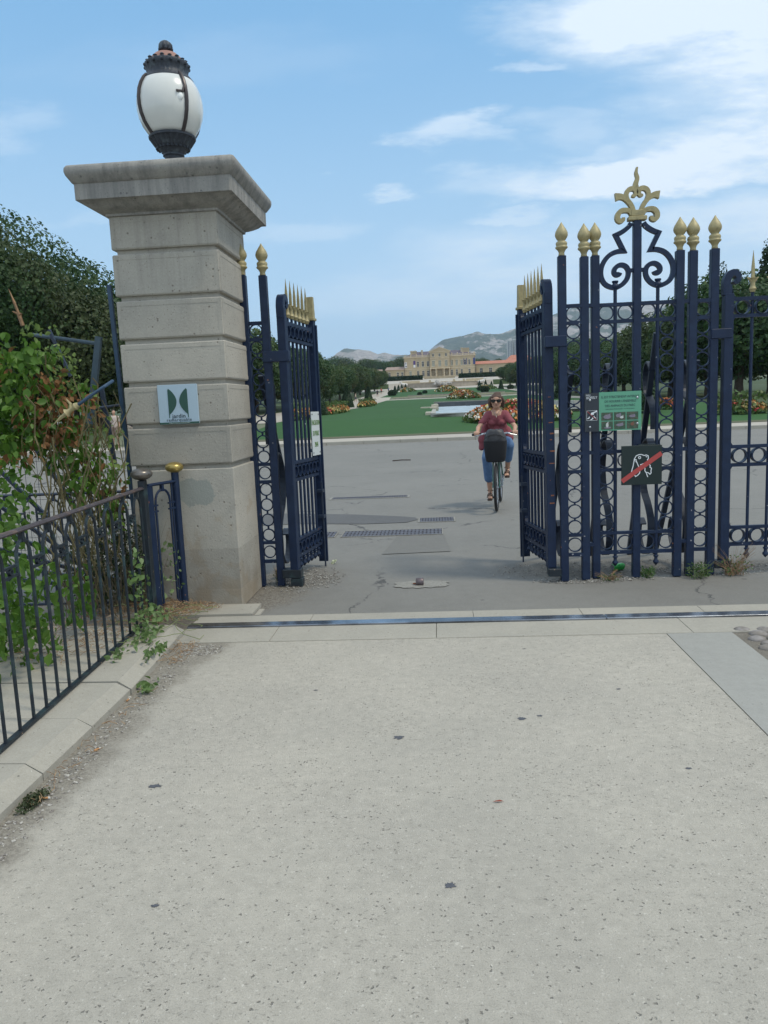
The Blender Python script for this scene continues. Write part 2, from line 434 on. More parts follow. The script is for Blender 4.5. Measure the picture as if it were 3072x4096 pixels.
def text(name, body, size, M, m, parent, extrude=0.0006, align='CENTER', bold=0.0, sx=1.0, spacing=1.0):
    cu_ = bpy.data.curves.new(name, 'FONT'); cu_.body = body; cu_.size = size; cu_.align_x = align; cu_.align_y = 'CENTER'
    cu_.extrude = extrude; cu_.offset = bold; cu_.space_character = spacing; cu_.resolution_u = 3
    o = bpy.data.objects.new(name, cu_); COL.objects.link(o)
    dg = bpy.context.evaluated_depsgraph_get()
    me = bpy.data.meshes.new_from_object(o.evaluated_get(dg)); bpy.data.objects.remove(o)
    me.transform(M @ Matrix.Diagonal((sx, 1, 1, 1))); me.name = name
    return link(name, me, m, parent)
def wallM(x, y, z, yaw=0.0):
    """text plane: reads along +X, stands upright, faces -Y when yaw=0"""
    return Matrix.Translation((x, y, z)) @ Matrix.Rotation(yaw, 4, 'Z') @ Matrix.Rotation(R(90), 4, 'X')

# ---------------------------------------------------------------- terrain
TP = [(-60, 0), (31, 0), (31.2, .12), (34, .14), (45, .72), (105, 1.31), (150, 2.2), (158, 2.35), (165, 2.9), (260, 5.8), (280, 6.8), (281, 8.6), (370, 13.0), (400, 13.2), (1500, 15), (9000, 16)]
def T(y): return float(np.interp(y, [a for a, b in TP], [b for a, b in TP]))
def sheet(name, x0, x1, y0, y1, dz, m, hole=None, nx=1, skirt=0.0):
    xs = sorted(set([x0, x1] + [x0 + (x1 - x0) * i / nx for i in range(nx + 1)] + ([v for v in hole[:2]] if hole else [])))
    ys = sorted(set([y0, y1] + [a for a, b in TP if y0 < a < y1] + ([v for v in hole[2:]] if hole else [])))
    mb = MB(); idx = {}
    for j, y in enumerate(ys):
        for i, x in enumerate(xs):
            idx[i, j] = len(mb.v); mb.v.append((x, y, T(y) + dz))
    for j in range(len(ys) - 1):
        for i in range(len(xs) - 1):
            if hole and hole[0] <= xs[i] and xs[i + 1] <= hole[1] and hole[2] <= ys[j] and ys[j + 1] <= hole[3]: continue
            mb.f.append((idx[i, j], idx[i + 1, j], idx[i + 1, j + 1], idx[i, j + 1]))
    return struct(name, mb, m)
# ================================================================ GROUND
CONC = ground_mat("exposed_concrete", ((.44, .408, .345), (.365, .34, .292), (.47, .435, .37)), (.13, .122, .105), (.66, .63, .56), 80, (0.7, 4.2), dens=0.16, stain=0.8, bump=0.9)
ASPH = ground_mat("worn_asphalt", ((.148, .143, .128), (.182, .175, .156), (.128, .124, .111)), (.06, .06, .06), (.40, .40, .39), 120, (0.25, 1.6), dens=0.10, stain=0.5, cracks=0.9, bump=0.3)
ASPH2 = ground_mat("asphalt_patch", ((.135, .131, .118), (.155, .150, .135), (.125, .121, .11)), (.05, .05, .05), (.32, .32, .31), 120, (0.6, 2.6), dens=0.10, bump=0.3)
STONE = ground_mat("pale_kerb_stone", ((.36, .335, .28), (.30, .282, .238), (.39, .36, .30)), (.12, .115, .10), (.55, .54, .50), 60, (1.2, 7.0), dens=0.06, stain=0.4, bump=0.2)
SLAB = ground_mat("smooth_grey_concrete", ((.27, .266, .24), (.30, .295, .267), (.245, .242, .22)), (.10, .10, .10), (.46, .47, .46), 90, (0.9, 4.0), dens=0.03, stain=0.6, bump=0.12)
DIRT = ground_mat("grit_and_dirt", ((.17, .152, .125), (.13, .115, .095), (.21, .19, .155)), (.05, .042, .034), (.42, .39, .33), 110, (2.5, 9.0), dens=0.30, bump=0.8)
GRAV = ground_mat("sandy_path", ((.42, .38, .32), (.37, .34, .29), (.45, .41, .36)), (.20, .18, .15), (.52, .48, .42), 8, (0.05, 0.4), dens=0.05, bump=0.1)
BASE = ground_mat("park_ground", ((.13, .135, .075), (.07, .10, .04), (.19, .18, .12)), (.10, .09, .06), (.35, .33, .28), 3, (0.03, 0.2), dens=0.05, bump=0.1)
GRASS = ground_mat("lawn_grass", ((.012, .070, .006), (.017, .084, .008), (.028, .080, .012)), (.018, .055, .013), (.06, .135, .035), 14, (0.09, 0.8), dens=0.15, bump=0.7, rough=0.95)
GRASSD = ground_mat("worn_grass_edge", ((.055, .08, .028), (.105, .09, .05), (.035, .07, .02)), (.12, .10, .06), (.24, .22, .13), 20, (0.5, 2.0), dens=0.2, bump=0.6)
WATER = mat("pool_water", (0.36, 0.42, 0.44), 0.38, bump=0.25, bscale=1.6, stretch=(1, .22, 1), var=0.45, vscale=.5, spec=0.6)  # pale sky reflection and dark ripples are put into the colour
def dirt_band(m):
    """grit gathered along the kerb: an irregular band of soil on the concrete"""
    k = NT(m.node_tree); bs = k.N['Principled BSDF']; l = bs.inputs['Base Color'].links[0]; src = l.from_socket
    P = k.n('ShaderNodeTexCoord').outputs['Object']; sx = k.n('ShaderNodeSeparateXYZ'); k.put(sx.inputs[0], P)
    nn = k.math('MULTIPLY', k.math('SUBTRACT', k.noise(P, 3.0, 8, .7), .5), .42)
    e = k.math('ADD', sx.outputs[0], nn)
    e = k.math('SUBTRACT', e, k.ramp(sx.outputs[1], 4.3, 5.0, 0, .16))
    f = k.ramp(e, -1.50, -1.66, 0, .88)
    f = k.math('MULTIPLY', f, k.ramp(k.noise(P, 45, 4, .7), .25, .5, .55, 1.0))
    c = k.mix(f, src, k.mix(k.ramp(k.noise(P, 60, 4, .7), .4, .6), (.17, .152, .125, 1), (.28, .255, .21, 1)))
    # worn paler band next to it and broad stains
    c = k.mix(k.ramp(k.noise(P, .55, 4, .6), .42, .62, 0, .22), c, (.34, .325, .285, 1))
    k.put(bs.inputs['Base Color'], c)
dirt_band(CONC)
def soil_mask(m, L_):
    """soil and grit trodden round the gate feet: irregular patches on the asphalt"""
    k = NT(m.node_tree); bs = k.N['Principled BSDF']; src = bs.inputs['Base Color'].links[0].from_socket
    P = k.n('ShaderNodeTexCoord').outputs['Object']; W_ = k.vmath('ADD', P, k.vmath('MULTIPLY', k.vmath('SUBTRACT', k.noise(P, 5, 8, .7, col=True), (.5, .5, .5)), (.55, .45, 0)))
    acc = None
    for (cx, cy, rx, ry) in L_:
        e = k.ramp(k.vmath('LENGTH', k.vmath('MULTIPLY', k.vmath('SUBTRACT', W_, (cx, cy, 0)), (1 / rx, 1 / ry, 0))), 1.15, .55); acc = e if acc is None else k.math('MAXIMUM', acc, e)
    f = k.math('MULTIPLY', acc, k.ramp(k.noise(P, 38, 5, .7), .3, .6, .35, .95))
    k.put(bs.inputs['Base Color'], k.mix(f, src, k.mix(k.ramp(k.noise(P, 70, 4, .7), .42, .6), (.10, .085, .065, 1), (.24, .22, .185, 1))))
soil_mask(ASPH, ((1.5, 6.95, 1.1, .42), (-1.35, 6.95, .42, .55), (2.7, 6.9, .8, .3), (-1.5, 6.2, .35, .5)))
struct_g = sheet("ground", -5200, 5200, -60, 9000, -0.02, BASE, hole=(0.15, 7.9, 45.2, 108.8))
sheet("road", -70, 70, 5.60, 30.98, -0.006, ASPH, nx=1)
# forecourt concrete
mb = MB(); mb.add([(-1.80, -6, 0), (1.447, -6, 0), (1.447, 4.99, 0), (-1.80, 4.953, 0)], [(0, 1, 2, 3)]); struct("concrete_forecourt", mb, CONC)
mb = MB(); mb.add([(-12, -6, -.006), (-1.5, -6, -.006), (-1.5, 5.6, -.006), (-12, 5.6, -.006)], [(0, 1, 2, 3)])
struct("verge", mb, DIRT)
mb = MB(); n = 0
for i in range(0):
    y = -1 + 6.05 * i / n
    e = -1.56 + 0.06 * math.sin(y * 2.1) + random.uniform(-.035, .035) + (0.10 if y > 4.5 else 0)
    mb.v += [(-1.78, y, .004), (e, y, .004)]
mb = MB(); mb.add([(1.45, -6, .002), (1.86, -6, .002), (1.862, 5.04, .002), (1.45, 5.0, .002)], [(0, 1, 2, 3)]); struct("concrete_strip", mb, SLAB)
mb = MB(); mb.add([(1.845, -6, -.003), (9, -6, -.003), (9, 5.13, -.003), (1.845, 5.05, -.003)], [(0, 1, 2, 3)]); struct("mortar_bed", mb, DIRT)
# kerb beside the railing: chamfered stones
ky = [-2.5, -1.3, .1, 1.4, 2.35, 3.03, 3.52, 4.02, 4.98, 5.16]
mb = MB()
for a, b in zip(ky[:-1], ky[1:]):
    j = random.uniform(-.006, .006); g = .005
    def kx(y): return -1.755 - 0.012 * max(0, y - 3.6) - (0.05 if y > 4.9 else 0) + j
    for (yy0, yy1) in ((a + g, b - g),):
        P = []
        for yy in (yy0, yy1):
            X = kx(yy)
            P += [(-2.9, yy, -.02), (X, yy, -.02), (X, yy, .035), (X - .075, yy, .082 + j), (-2.9, yy, .085)]
        mb.add(P, [(0, 1, 2, 3, 4)[::-1], (5, 6, 7, 8, 9), (1, 6, 7, 2), (2, 7, 8, 3), (3, 8, 9, 4), (0, 4, 9, 5)])
struct("kerb_stones", mb, STONE)
mb = MB()
mb.box(-2.6, -1.45, 5.605, 5.90, -.02, .022); mb.box(-1.44, -1.40, 5.62, 5.8, -.02, .005)
struct("pillar_apron", mb, STONE)
# threshold: two rows of stones and the steel track between
mb = MB()
x = -1.86
for x1 in (-1.18, -.05, 1.62, 2.9, 4.2, 6): mb.box(x + .0015, x1 - .0015, 4.955, 5.287, -.04, .006, ch=.002); x = x1
x = -1.86
for x1 in (-.98, .22, 1.0, 1.85, 3.2, 6): mb.box(x + .0015, x1 - .0015, 5.392, 5.60, -.04, .006, ch=.002); x = x1
struct("threshold_stones", mb, STONE)
mb = MB(); x = -1.86
TRACK = mat("worn_steel_track", (0.30, 0.33, 0.38), 0.22, metal=0.85, var=0.2, vscale=1.2, bump=0.05, col2=(0.10, 0.11, 0.13), thr=(.42, .62))
for x1 in (1.14, 4, 6): mb.box(x, x1 - .004, 5.29, 5.389, -.04, .018, ch=.003); x = x1
tag(mb.build("gate_track", TRACK), "shiny steel strip set between pale stones across the gateway", "gate track")
# cobbles
COB = mat("river_cobble", (.20, .18, .16), .7, var=.25, vscale=9, col2=(.27, .25, .24), thr=(.45, .6), bump=.3, bscale=30)
mb = MB(); random.seed(3)
for i in range(9):
    for jx in range(12):
        cx = 1.95 + jx * .125 + (.06 if i % 2 else 0) + random.uniform(-.015, .015); cy = 5.0 - i * .095 + random.uniform(-.012, .012)
        if cx < 1.93: continue
        mb.ball((cx, cy, -.004), (.060 + random.uniform(-.01, .008), .044 + random.uniform(-.006, .005), .026), 12, 8)
struct("cobblestones", mb, COB, smooth=2)
# asphalt patches and irregular oval of concrete
def blob(cx, cy, rx, ry, z, jit, n=28, sq=2.6):
    P = []
    for k in range(n):
        a = 2 * math.pi * k / n; c_, s_ = math.cos(a), math.sin(a)
        q = (abs(c_) ** sq + abs(s_) ** sq) ** (-1 / sq) * (1 + random.uniform(-jit, jit))
        P.append((cx + rx * q * c_, cy + ry * q * s_, z))
    return P
mb = MB(); P = [(-2.6, 10.15), (-1.9, 10.2), (-1.0, 10.0), (-.45, 10.02), (-.30, 10.25), (-.34, 10.45), (-.6, 10.62), (-1.3, 10.95), (-1.8, 11.1), (-2.6, 11.3)]
mb.add([(a, b, .0) for a, b in P], [tuple(range(len(P)))])
struct("tar_band", mb, ground_mat("dark_tar", ((.085, .086, .088), (.10, .10, .10), (.075, .076, .078)), (.03, .03, .03), (.2, .2, .2), 120, (0.6, 2.6), dens=0.08, bump=0.3))
mb = MB(); mb.add([(-.62, 7.9, .0), (.10, 7.96, .0), (.04, 9.0, .0), (-.52, 8.95, .0)], [(0, 1, 2, 3)])
struct("asphalt_patch", mb, ASPH2)
mb = MB(); P = blob(-.18, 6.51, .235, .125, .0, .13, 40, 3.0); mb.add(P, [tuple(range(len(P)))])

ROUGHC = ground_mat("rough_concrete", ((.25, .24, .212), (.20, .192, .17), (.30, .29, .255)), (.10, .095, .09), (.55, .54, .5), 60, (3, 14.0), dens=0.3, bump=0.9)
struct("concrete_patch", mb, ROUGHC)
SOIL = ground_mat("gritty_asphalt", ((.18, .165, .14), (.15, .138, .118), (.21, .195, .165)), (.05, .042, .034), (.42, .39, .34), 110, (2.5, 9.0), dens=0.30, bump=0.8)
# gravel and soil that has gathered under the gate piers
mb = MB()
for (cx, cy, rx, ry) in ()[:0] and ((1.5, 6.95, 1.05, .42), (-1.35, 6.95, .42, .55), (2.6, 6.9, .7, .28)):
    P = blob(cx, cy, rx, ry, -.001, .05, 60, 2.0); mb.add(P, [tuple(range(len(P)))])

def chips(name, areas, n, size, m, seed):
    rg = random.Random(seed); mb = MB()
    for _ in range(n):
        cx, cy, rx, ry, z = rg.choice(areas)
        a = rg.uniform(0, 6.28); q = rg.random() ** .5
        x, y = cx + rx * q * math.cos(a), cy + ry * q * math.sin(a); s_ = size * rg.uniform(.4, 1.3)
        M = Matrix.Translation((x, y, z + s_ * .2)) @ Matrix.Rotation(rg.uniform(0, 6), 4, 'Z') @ Matrix.Rotation(rg.uniform(-.5, .5), 4, 'X')
        mb.box(-s_, s_, -s_ * .7, s_ * .6, -s_ * .35, s_ * .35, M)
    o = mb.build(name, m, fix=False); o['kind'] = 'stuff'; return o
CHIP = mat("stone_chips", (.42, .40, .36), .85, var=.3, vscale=40, col2=(.20, .18, .16), thr=(.45, .55))
AREAS = [(1.5, 6.9, 1.1, .45, 0), (-1.3, 6.85, .42, .55, 0), (1.25, 6.5, .5, .1, 0), (-1.2, 6.75, .3, .3, 0), (2.5, 6.8, .6, .25, 0)]
o = chips("gravel", AREAS + [(-1.68, 4.0, .09, .9, .0), (-1.66, 2.6, .08, .8, .0), (-1.6, 4.8, .15, .12, 0)], 2300, .0065, CHIP, 1); tag(o, "small pale gravel chips scattered under the gate piers and along the kerb", "gravel")
STRAW = mat("dry_straw", (.36, .24, .13), .9, var=.35, vscale=30, col2=(.20, .12, .07), thr=(.45, .6))
mb = MB(); rg = random.Random(5)
for (cx, cy, rx, ry, z, nn) in ((-2.02, 5.42, .20, .30, .09, 420), (-2.45, 4.9, .35, .6, .09, 500), (-1.72, 4.72, .10, .22, .006, 70), (-2.35, 5.75, .3, .2, .06, 260), (-1.9, 5.75, .16, .12, .03, 160), (-1.68, 3.4, .05, .8, .006, 40)):
    for _ in range(nn):
        a = rg.uniform(0, 6.28); q = rg.random() ** .5; x, y = cx + rx * q * math.cos(a), cy + ry * q * math.sin(a)
        b = rg.uniform(0, 6.28); l = rg.uniform(.02, .07); zz = z + rg.uniform(0, .03)
        mb.tube([(x, y, zz), (x + l * .5 * math.cos(b), y + l * .5 * math.sin(b), zz + rg.uniform(0, .02)), (x + l * math.cos(b + .4), y + l * math.sin(b + .4), zz + rg.uniform(-.01, .02))], .0016, 3, cap=False)
o = mb.build("dry_litter", STRAW, fix=False); tag(o, "dry brown straw and twigs heaped at the foot of the railing and pillar", "litter", kind='stuff')
DGRASS = ground_mat("rough_grass", ((.030, .060, .014), (.045, .070, .020), (.075, .075, .035)), (.02, .03, .01), (.08, .10, .04), 10, (0.05, 0.5), dens=0.1, bump=0.4)
# ----- far side of the road
sheet("footpath", -70, 70, 31.22, 33.6, .004, GRAV)
mb = MB(); x = -69.0
while x < 69: mb.box(x + .006, x + 1.494, 30.97, 31.215, -.05, .128, ch=.012); x += 1.5
struct("far_kerb", mb, STONE)
HOLE = (-.35, 8.35, 44.7, 109.3)
sheet("lawn", -9.5, 17.5, 34.15, 150, .012, GRASS, hole=HOLE)
sheet("worn_lawn_edge", -9.5, 40, 33.6, 34.6, .020, GRASSD)
sheet("side_lawn", 17.5, 90, 34.15, 300, .010, DGRASS)
sheet("side_lawn", -90, -17.05, 34.15, 300, .010, DGRASS)
sheet("gravel_path", -17, -9.6, 45, 300, .006, GRAV)
sheet("cross_path", -9.6, 22, 150.2, 158, .014, GRAV)
sheet("side_path", 18.0, 20.5, 60, 300, .018, GRAV)
sheet("upper_lawn", -12, 17.5, 166, 258, .016, GRASS)
sheet("terrace_path", -40, 45, 258, 280, .020, GRAV)
sheet("palace_court", -45, 60, 282, 378, .02, GRAV)
# terrace edging stones across the garden
mb = MB()
for (y, z0, h_) in ((159.5, 2.3, .38), (165.0, 2.7, .45)): mb.box(-8.5 if y < 162 else -6, 14.5, y, y + .6, z0, z0 + h_)
struct("terrace_edging", mb, mat("edging_stone", (.34, .32, .27), .85, var=.25, vscale=.6))
sheet("terrace_step", -9, 16, 160.2, 164.9, .03, mat("dry_terrace_grass", (.16, .16, .085), .95, var=.2, vscale=.5))
# pool
b_ = thing("fountain_basin", "long stone-rimmed garden pool sunk in the lawn behind the cyclist", "pool", (4, 45, .72))
mb = MB()
RIMM = mat("basin_rim_stone", (.36, .35, .31), .8, var=.25, vscale=.9)
mb.box(-.35, -.05, 45.2, 72, .4, .93); mb.box(-.35, .15, 84, 108.8, .4, 1.28)
N = 14
for i in range(N):      # bowed front rim
    xa, xb = -.35 + 8.7 * i / N, -.35 + 8.7 * (i + 1) / N
    ya, yb = [45.2 - 1.1 * math.sin(math.pi * (q + .35) / 8.7) for q in (xa, xb)]
    mb.slab([(xa, ya - .5), (xb, yb - .5), (xb, yb - .15), (xa, ya - .15)], .3, .90)
    mb.slab([(xa, ya - .15), (xb, yb - .15), (xb, 45.3), (xa, 45.3)], .3, .80)
mb.box(7.9, 8.35, 45.2, 108.8, .4, 1.3)
mb.build("rim", RIMM, b_, world=True)
mb = MB(); mb.box(-.35, 8.35, 108.8, 109.5, .4, 1.45); mb.build("back_wall", mat("wet_dark_stone", (.07, .08, .09), .6, var=.3, vscale=.8), b_, world=True)
mb = MB(); mb.box(-.35, 8.35, 109.5, 110.3, .8, 1.56); mb.build("coping", RIMM, b_, world=True)
mb = MB(); mb.box(-1.5, -.0, 73, 77, .7, 1.10); mb.box(-1.9, -1.45, 74, 76, .7, 1.0); mb.box(-.6, .2, 70.5, 73, .6, 1.05); mb.box(-.5, .2, 77, 84, .6, 1.30); mb.box(-.7, -.35, 48, 52, .6, .93); mb.build("steps", mat("pale_step_stone", (.50, .46, .37), .8, var=.2, vscale=.7), b_, world=True)
mb = MB(); mb.box(4.0, 4.5, 104.4, 104.9, .6, 1.15); mb.build("outlet_block", MATS["wet_dark_stone"], b_, world=True)
mb = MB(); mb.add([(-.2, 44.1, .85), (8.2, 44.1, .85), (8.2, 109, .85), (-.2, 109, .85)], [(0, 1, 2, 3)])
struct("pool_water", mb, WATER)

# ================================================================ HILLS
HX = np.array([(-3500, 230), (-2200, 300), (-1500, 260), (-1000, 240), (-700, 220), (-538, 245), (-503, 270), (-462, 291), (-381, 284), (-329, 275), (-292, 258), (-255, 264), (-205, 249), (-126, 246), (-49, 251), (-32, 259), (3, 286), (45, 314), (90, 323), (141, 327), (175, 335), (217, 348), (251, 334), (295, 329), (333, 330), (412, 351), (687, 438), (854, 449), (1074, 443), (1171, 432), (1600, 400), (2200, 430), (3500, 300)])
mbx = np.concatenate([np.arange(-3400, -700, 60), np.arange(-700, 1300, 12), np.arange(1300, 3500, 60)])
mby = np.concatenate([np.linspace(2300, 3900, 30), np.linspace(3940, 4100, 6), np.linspace(4200, 5200, 8)])
from mathutils import noise as mn
mb = MB()
for y in mby:
    for x in mbx:
        top = np.interp(x, HX[:, 0], HX[:, 1])
        if y <= 4000: f = max(0, (y - 2300) / 1700) ** 1.25
        else: f = max(0, 1 - (y - 4000) / 1600)
        rid = mn.fractal(Vector((x / 210, y / 420, 0)), 0.9, 2.1, 6)
        amp = 46 * (1 - abs(f - .5) * 2) + 3.0
        rough = mn.fractal(Vector((x / 38, y / 90, 4)), 0.8, 2.2, 4) * (7 * min(1, f * 2) if f < .97 else 2.0)
        mb.v.append((x, y, max(14, 15 + (top - 15) * f + rid * amp + rough)))
nx_, ny_ = len(mbx), len(mby)
mb.f = [(j * nx_ + i, j * nx_ + i + 1, (j + 1) * nx_ + i + 1, (j + 1) * nx_ + i) for j in range(ny_ - 1) for i in range(nx_ - 1)]
m = bpy.data.materials.new("limestone_hills"); m.use_nodes = True; k = NT(m.node_tree); bs = k.N['Principled BSDF']
P = k.n('ShaderNodeTexCoord').outputs['Object']; ps = k.vmath('MULTIPLY', P, (1, .5, 1.6))
g = k.n('ShaderNodeNewGeometry'); sx = k.n('ShaderNodeSeparateXYZ'); k.put(sx.inputs[0], g.outputs['Normal'])
px_ = k.n('ShaderNodeSeparateXYZ'); k.put(px_.inputs[0], P)
f = k.math('ADD', k.math('MULTIPLY', k.noise(ps, .017, 9, .72), 1.0), k.math('MULTIPLY', k.math('SUBTRACT', .86, sx.outputs[2]), .55))
alt = k.ramp(px_.outputs[2], 60, 240, -.13, .06, smooth=False)
side = k.ramp(px_.outputs[0], -230, -150, .03, .0, smooth=False)
f = k.math('ADD', k.math('ADD', f, alt), side)
f = k.math('ADD', f, k.math('MULTIPLY', k.math('SUBTRACT', k.noise(ps, .0042, 3, .5), .5), .9))
rock = k.mix(k.ramp(k.noise(ps, .05, 6, .7), .3, .7), (.46, .41, .36, 1), (.24, .215, .195, 1))
gr = k.mix(k.ramp(k.noise(ps, .03, 6, .7), .35, .65), (.045, .065, .035, 1), (.09, .105, .06, 1))
c = k.mix(k.ramp(f, .515, .575), gr, rock)
k.put(bs.inputs['Base Color'], c); bs.inputs['Roughness'].default_value = .95
bp = k.n('ShaderNodeBump'); bp.inputs['Strength'].default_value = .7; bp.inputs['Distance'].default_value = 25; k.put(bp.inputs['Height'], k.noise(ps, .04, 8, .7)); k.L.new(bp.outputs[0], bs.inputs['Normal'])
struct("hills", mb, m, smooth=2)
# ================================================================ STONE PILLAR
def stone_pillar_mat(name, base, dark, streak=0.0, low=0.0):
    m = bpy.data.materials.new(name); m.use_nodes = True; k = NT(m.node_tree); bs = k.N['Principled BSDF']
    P = k.n('ShaderNodeTexCoord').outputs['Object']
    c = k.mix(k.ramp(k.noise(P, 2.2, 6, .62), .35, .68), (*base, 1), (base[0] * .84, base[1] * .85, base[2] * .86, 1))
    c = k.mix(k.ramp(k.noise(P, 70, 4, .7), .35, .8, 0, .45), c, (base[0] * 1.28, base[1] * 1.27, base[2] * 1.25, 1))
    v = k.vor(P, 22); vc = k.n('ShaderNodeSeparateColor'); k.put(vc.inputs[0], k.vor(P, 22, out='Color'))
    pit = k.math('MULTIPLY', k.ramp(v, .22, .10), k.math('GREATER_THAN', vc.outputs[0], .80))
    v2 = k.vor(P, 75); vc2 = k.n('ShaderNodeSeparateColor'); k.put(vc2.inputs[0], k.vor(P, 75, out='Color'))
    pit2 = k.math('MULTIPLY', k.ramp(v2, .3, .15), k.math('GREATER_THAN', vc2.outputs[0], .86))
    pp = k.math('MAXIMUM', pit, pit2)
    c = k.mix(k.math('MULTIPLY', pp, .7), c, (*dark, 1))
    if streak:
        sv = k.vmath('MULTIPLY', P, (14, 14, 1.2))
        c = k.mix(k.ramp(k.noise(sv, 1.0, 6, .65), .35, .7, .25 * streak, streak), c, (*dark, 1))
    if low:
        sx = k.n('ShaderNodeSeparateXYZ'); k.put(sx.inputs[0], P)
        st = k.math('ADD', k.ramp(sx.outputs[2], .55, .0, 0, .55), k.math('MULTIPLY', k.math('SUBTRACT', k.noise(P, 4.2, 5, .6), .5), 1.1))
        c = k.mix(k.ramp(st, .15, .75, 0, low), c, (dark[0] * 1.5, dark[1] * 1.45, dark[2] * 1.25, 1))
        # brownish damp stains of irregular outline on the lower block
        br = k.math('MULTIPLY', k.ramp(k.noise(P, 3.4, 5, .6), .52, .62), k.ramp(sx.outputs[2], .95, .8))
        c = k.mix(k.math('MULTIPLY', br, .38), c, (.30, .23, .15, 1))
        # a grey repair patch near the top of the lower block
        d = k.vmath('MULTIPLY', k.vmath('SUBTRACT', k.vmath('ADD', P, k.vmath('MULTIPLY', k.vmath('SUBTRACT', k.noise(P, 7, 4, .6, col=True), (.5, .5, .5)), (.16, .0, .16))), (.10, -.41, .93)), (1 / .17, 0.0, 1 / .12))
        c = k.mix(k.ramp(k.vmath('LENGTH', d), 1.0, .92, 0, .85), c, (.27, .29, .27, 1))
    if low:      # each block of a slightly different tone, rain streaks running down from the cornice
        bi = k.math('FLOOR', k.math('DIVIDE', k.math('ADD', sx.outputs[2], .18), .3285)); wn = k.n('ShaderNodeTexWhiteNoise', noise_dimensions='1D'); k.put(wn.inputs['W'], bi)
        c = k.mix(1.0, c, k.vmath('MULTIPLY', (1.0, .99, .965), k.ramp(wn.outputs['Value'], 0, 1, .86, 1.08, smooth=False)), 'MULTIPLY')
        sv = k.vmath('MULTIPLY', P, (11, 11, .7)); stf = k.math('MULTIPLY', k.ramp(k.noise(sv, 1.0, 6, .7), .46, .72), k.ramp(k.math('ADD', sx.outputs[2], k.math('MULTIPLY', k.noise(P, 2, 3), .9)), 2.4, 3.4, 0, .34))
        c = k.mix(stf, c, (.15, .14, .125, 1))
        c = k.mix(k.math('MULTIPLY', k.ramp(k.noise(P, 5.5, 7, .7), .56, .68), .30), c, (.26, .245, .215, 1))
    k.put(bs.inputs['Base Color'], c); bs.inputs['Roughness'].default_value = .88
    bp = k.n('ShaderNodeBump'); bp.inputs['Strength'].default_value = .45; bp.inputs['Distance'].default_value = .006
    k.put(bp.inputs['Height'], k.math('SUBTRACT', k.noise(P, 55, 5, .65), pp)); k.L.new(bp.outputs[0], bs.inputs['Normal'])
    return m
PST = stone_pillar_mat("pillar_limestone", (.40, .378, .335), (.13, .11, .09), low=.6)
CST = stone_pillar_mat("weathered_cornice", (.36, .345, .315), (.10, .102, .105), streak=.62)
PX, PY = -2.01, 6.3125
pil = thing("stone_pillar", "tall square limestone gate pillar of grooved blocks under a moulded cornice", "pillar", (PX, PY, 0))
def sqlathe(prof, ch=.006):
    mb = MB(); n = 8
    for (h_, z) in prof:
        c_ = ch
        for (a, b) in ((1, -1), (1, 1), (-1, 1), (-1, -1)):
            if (a, b) == (1, -1): p = [(h_ - c_, -h_), (h_, -h_ + c_)]
            elif (a, b) == (1, 1): p = [(h_, h_ - c_), (h_ - c_, h_)]
            elif (a, b) == (-1, 1): p = [(-h_ + c_, h_), (-h_, h_ - c_)]
            else: p = [(-h_, -h_ + c_), (-h_ + c_, -h_)]
            mb.v += [(*q, z) for q in p]
    m_ = len(prof)
    for i in range(m_ - 1):
        for k_ in range(n): mb.f.append((i * n + k_, i * n + (k_ + 1) % n, (i + 1) * n + (k_ + 1) % n, (i + 1) * n + k_))
    mb.f += [tuple(range(n - 1, -1, -1)), tuple(range((m_ - 1) * n, m_ * n))]
    return mb
H_ = .4125
prof = [(H_, 0)]
for gz in (1.137, 1.466, 1.789, 2.116, 2.44, 2.784):
    prof += [(H_, gz - .026), (H_ - .005, gz - .019), (H_ - .03, gz - .017), (H_ - .03, gz + .017), (H_ - .005, gz + .019), (H_, gz + .026)]
prof += [(H_, 3.055)]
pl = sqlathe(prof, .007)
pl.build("shaft", PST, pil)
# raised drafted margins round each block face (front and right)
mb = MB(); zz = [0, 1.137, 1.466, 1.789, 2.116, 2.44, 2.784, 3.055]
for a, b in zip(zz[:-1], zz[1:]):
    a2, b2 = a + (.03 if a else .0), b - .03; e = H_ + .0022; i_ = H_ - .008; wd = .028
    if a == 0: continue
    for (x0, x1, z0, z1) in ((-i_, i_, b2 - wd, b2), (-i_, i_, a2, a2 + wd), (-i_, -i_ + wd, a2 + wd, b2 - wd), (i_ - wd, i_, a2 + wd, b2 - wd)):
        mb.box(x0, x1, -e, -H_ + .002, z0, z1); mb.box(H_ - .002, e, x0, x1, z0, z1)
mb.build("block_margins", PST, pil)
prof = [(0.4116, 3.04), (0.4319, 3.045), (0.4336, 3.06), (0.4422, 3.066), (0.4577, 3.07), (0.4920, 3.085), (0.5265, 3.105), (0.5522, 3.128), (0.5737, 3.134), (0.5841, 3.136), (0.5849, 3.245), (0.5953, 3.252), (0.6013, 3.262), (0.6125, 3.28), (0.6254, 3.30), (0.6322, 3.325), (0.6305, 3.35), (0.6210, 3.366), (0.6081, 3.372), (0.2000, 3.40)]
sqlathe(prof, .012).build("cornice", CST, pil, smooth=True)

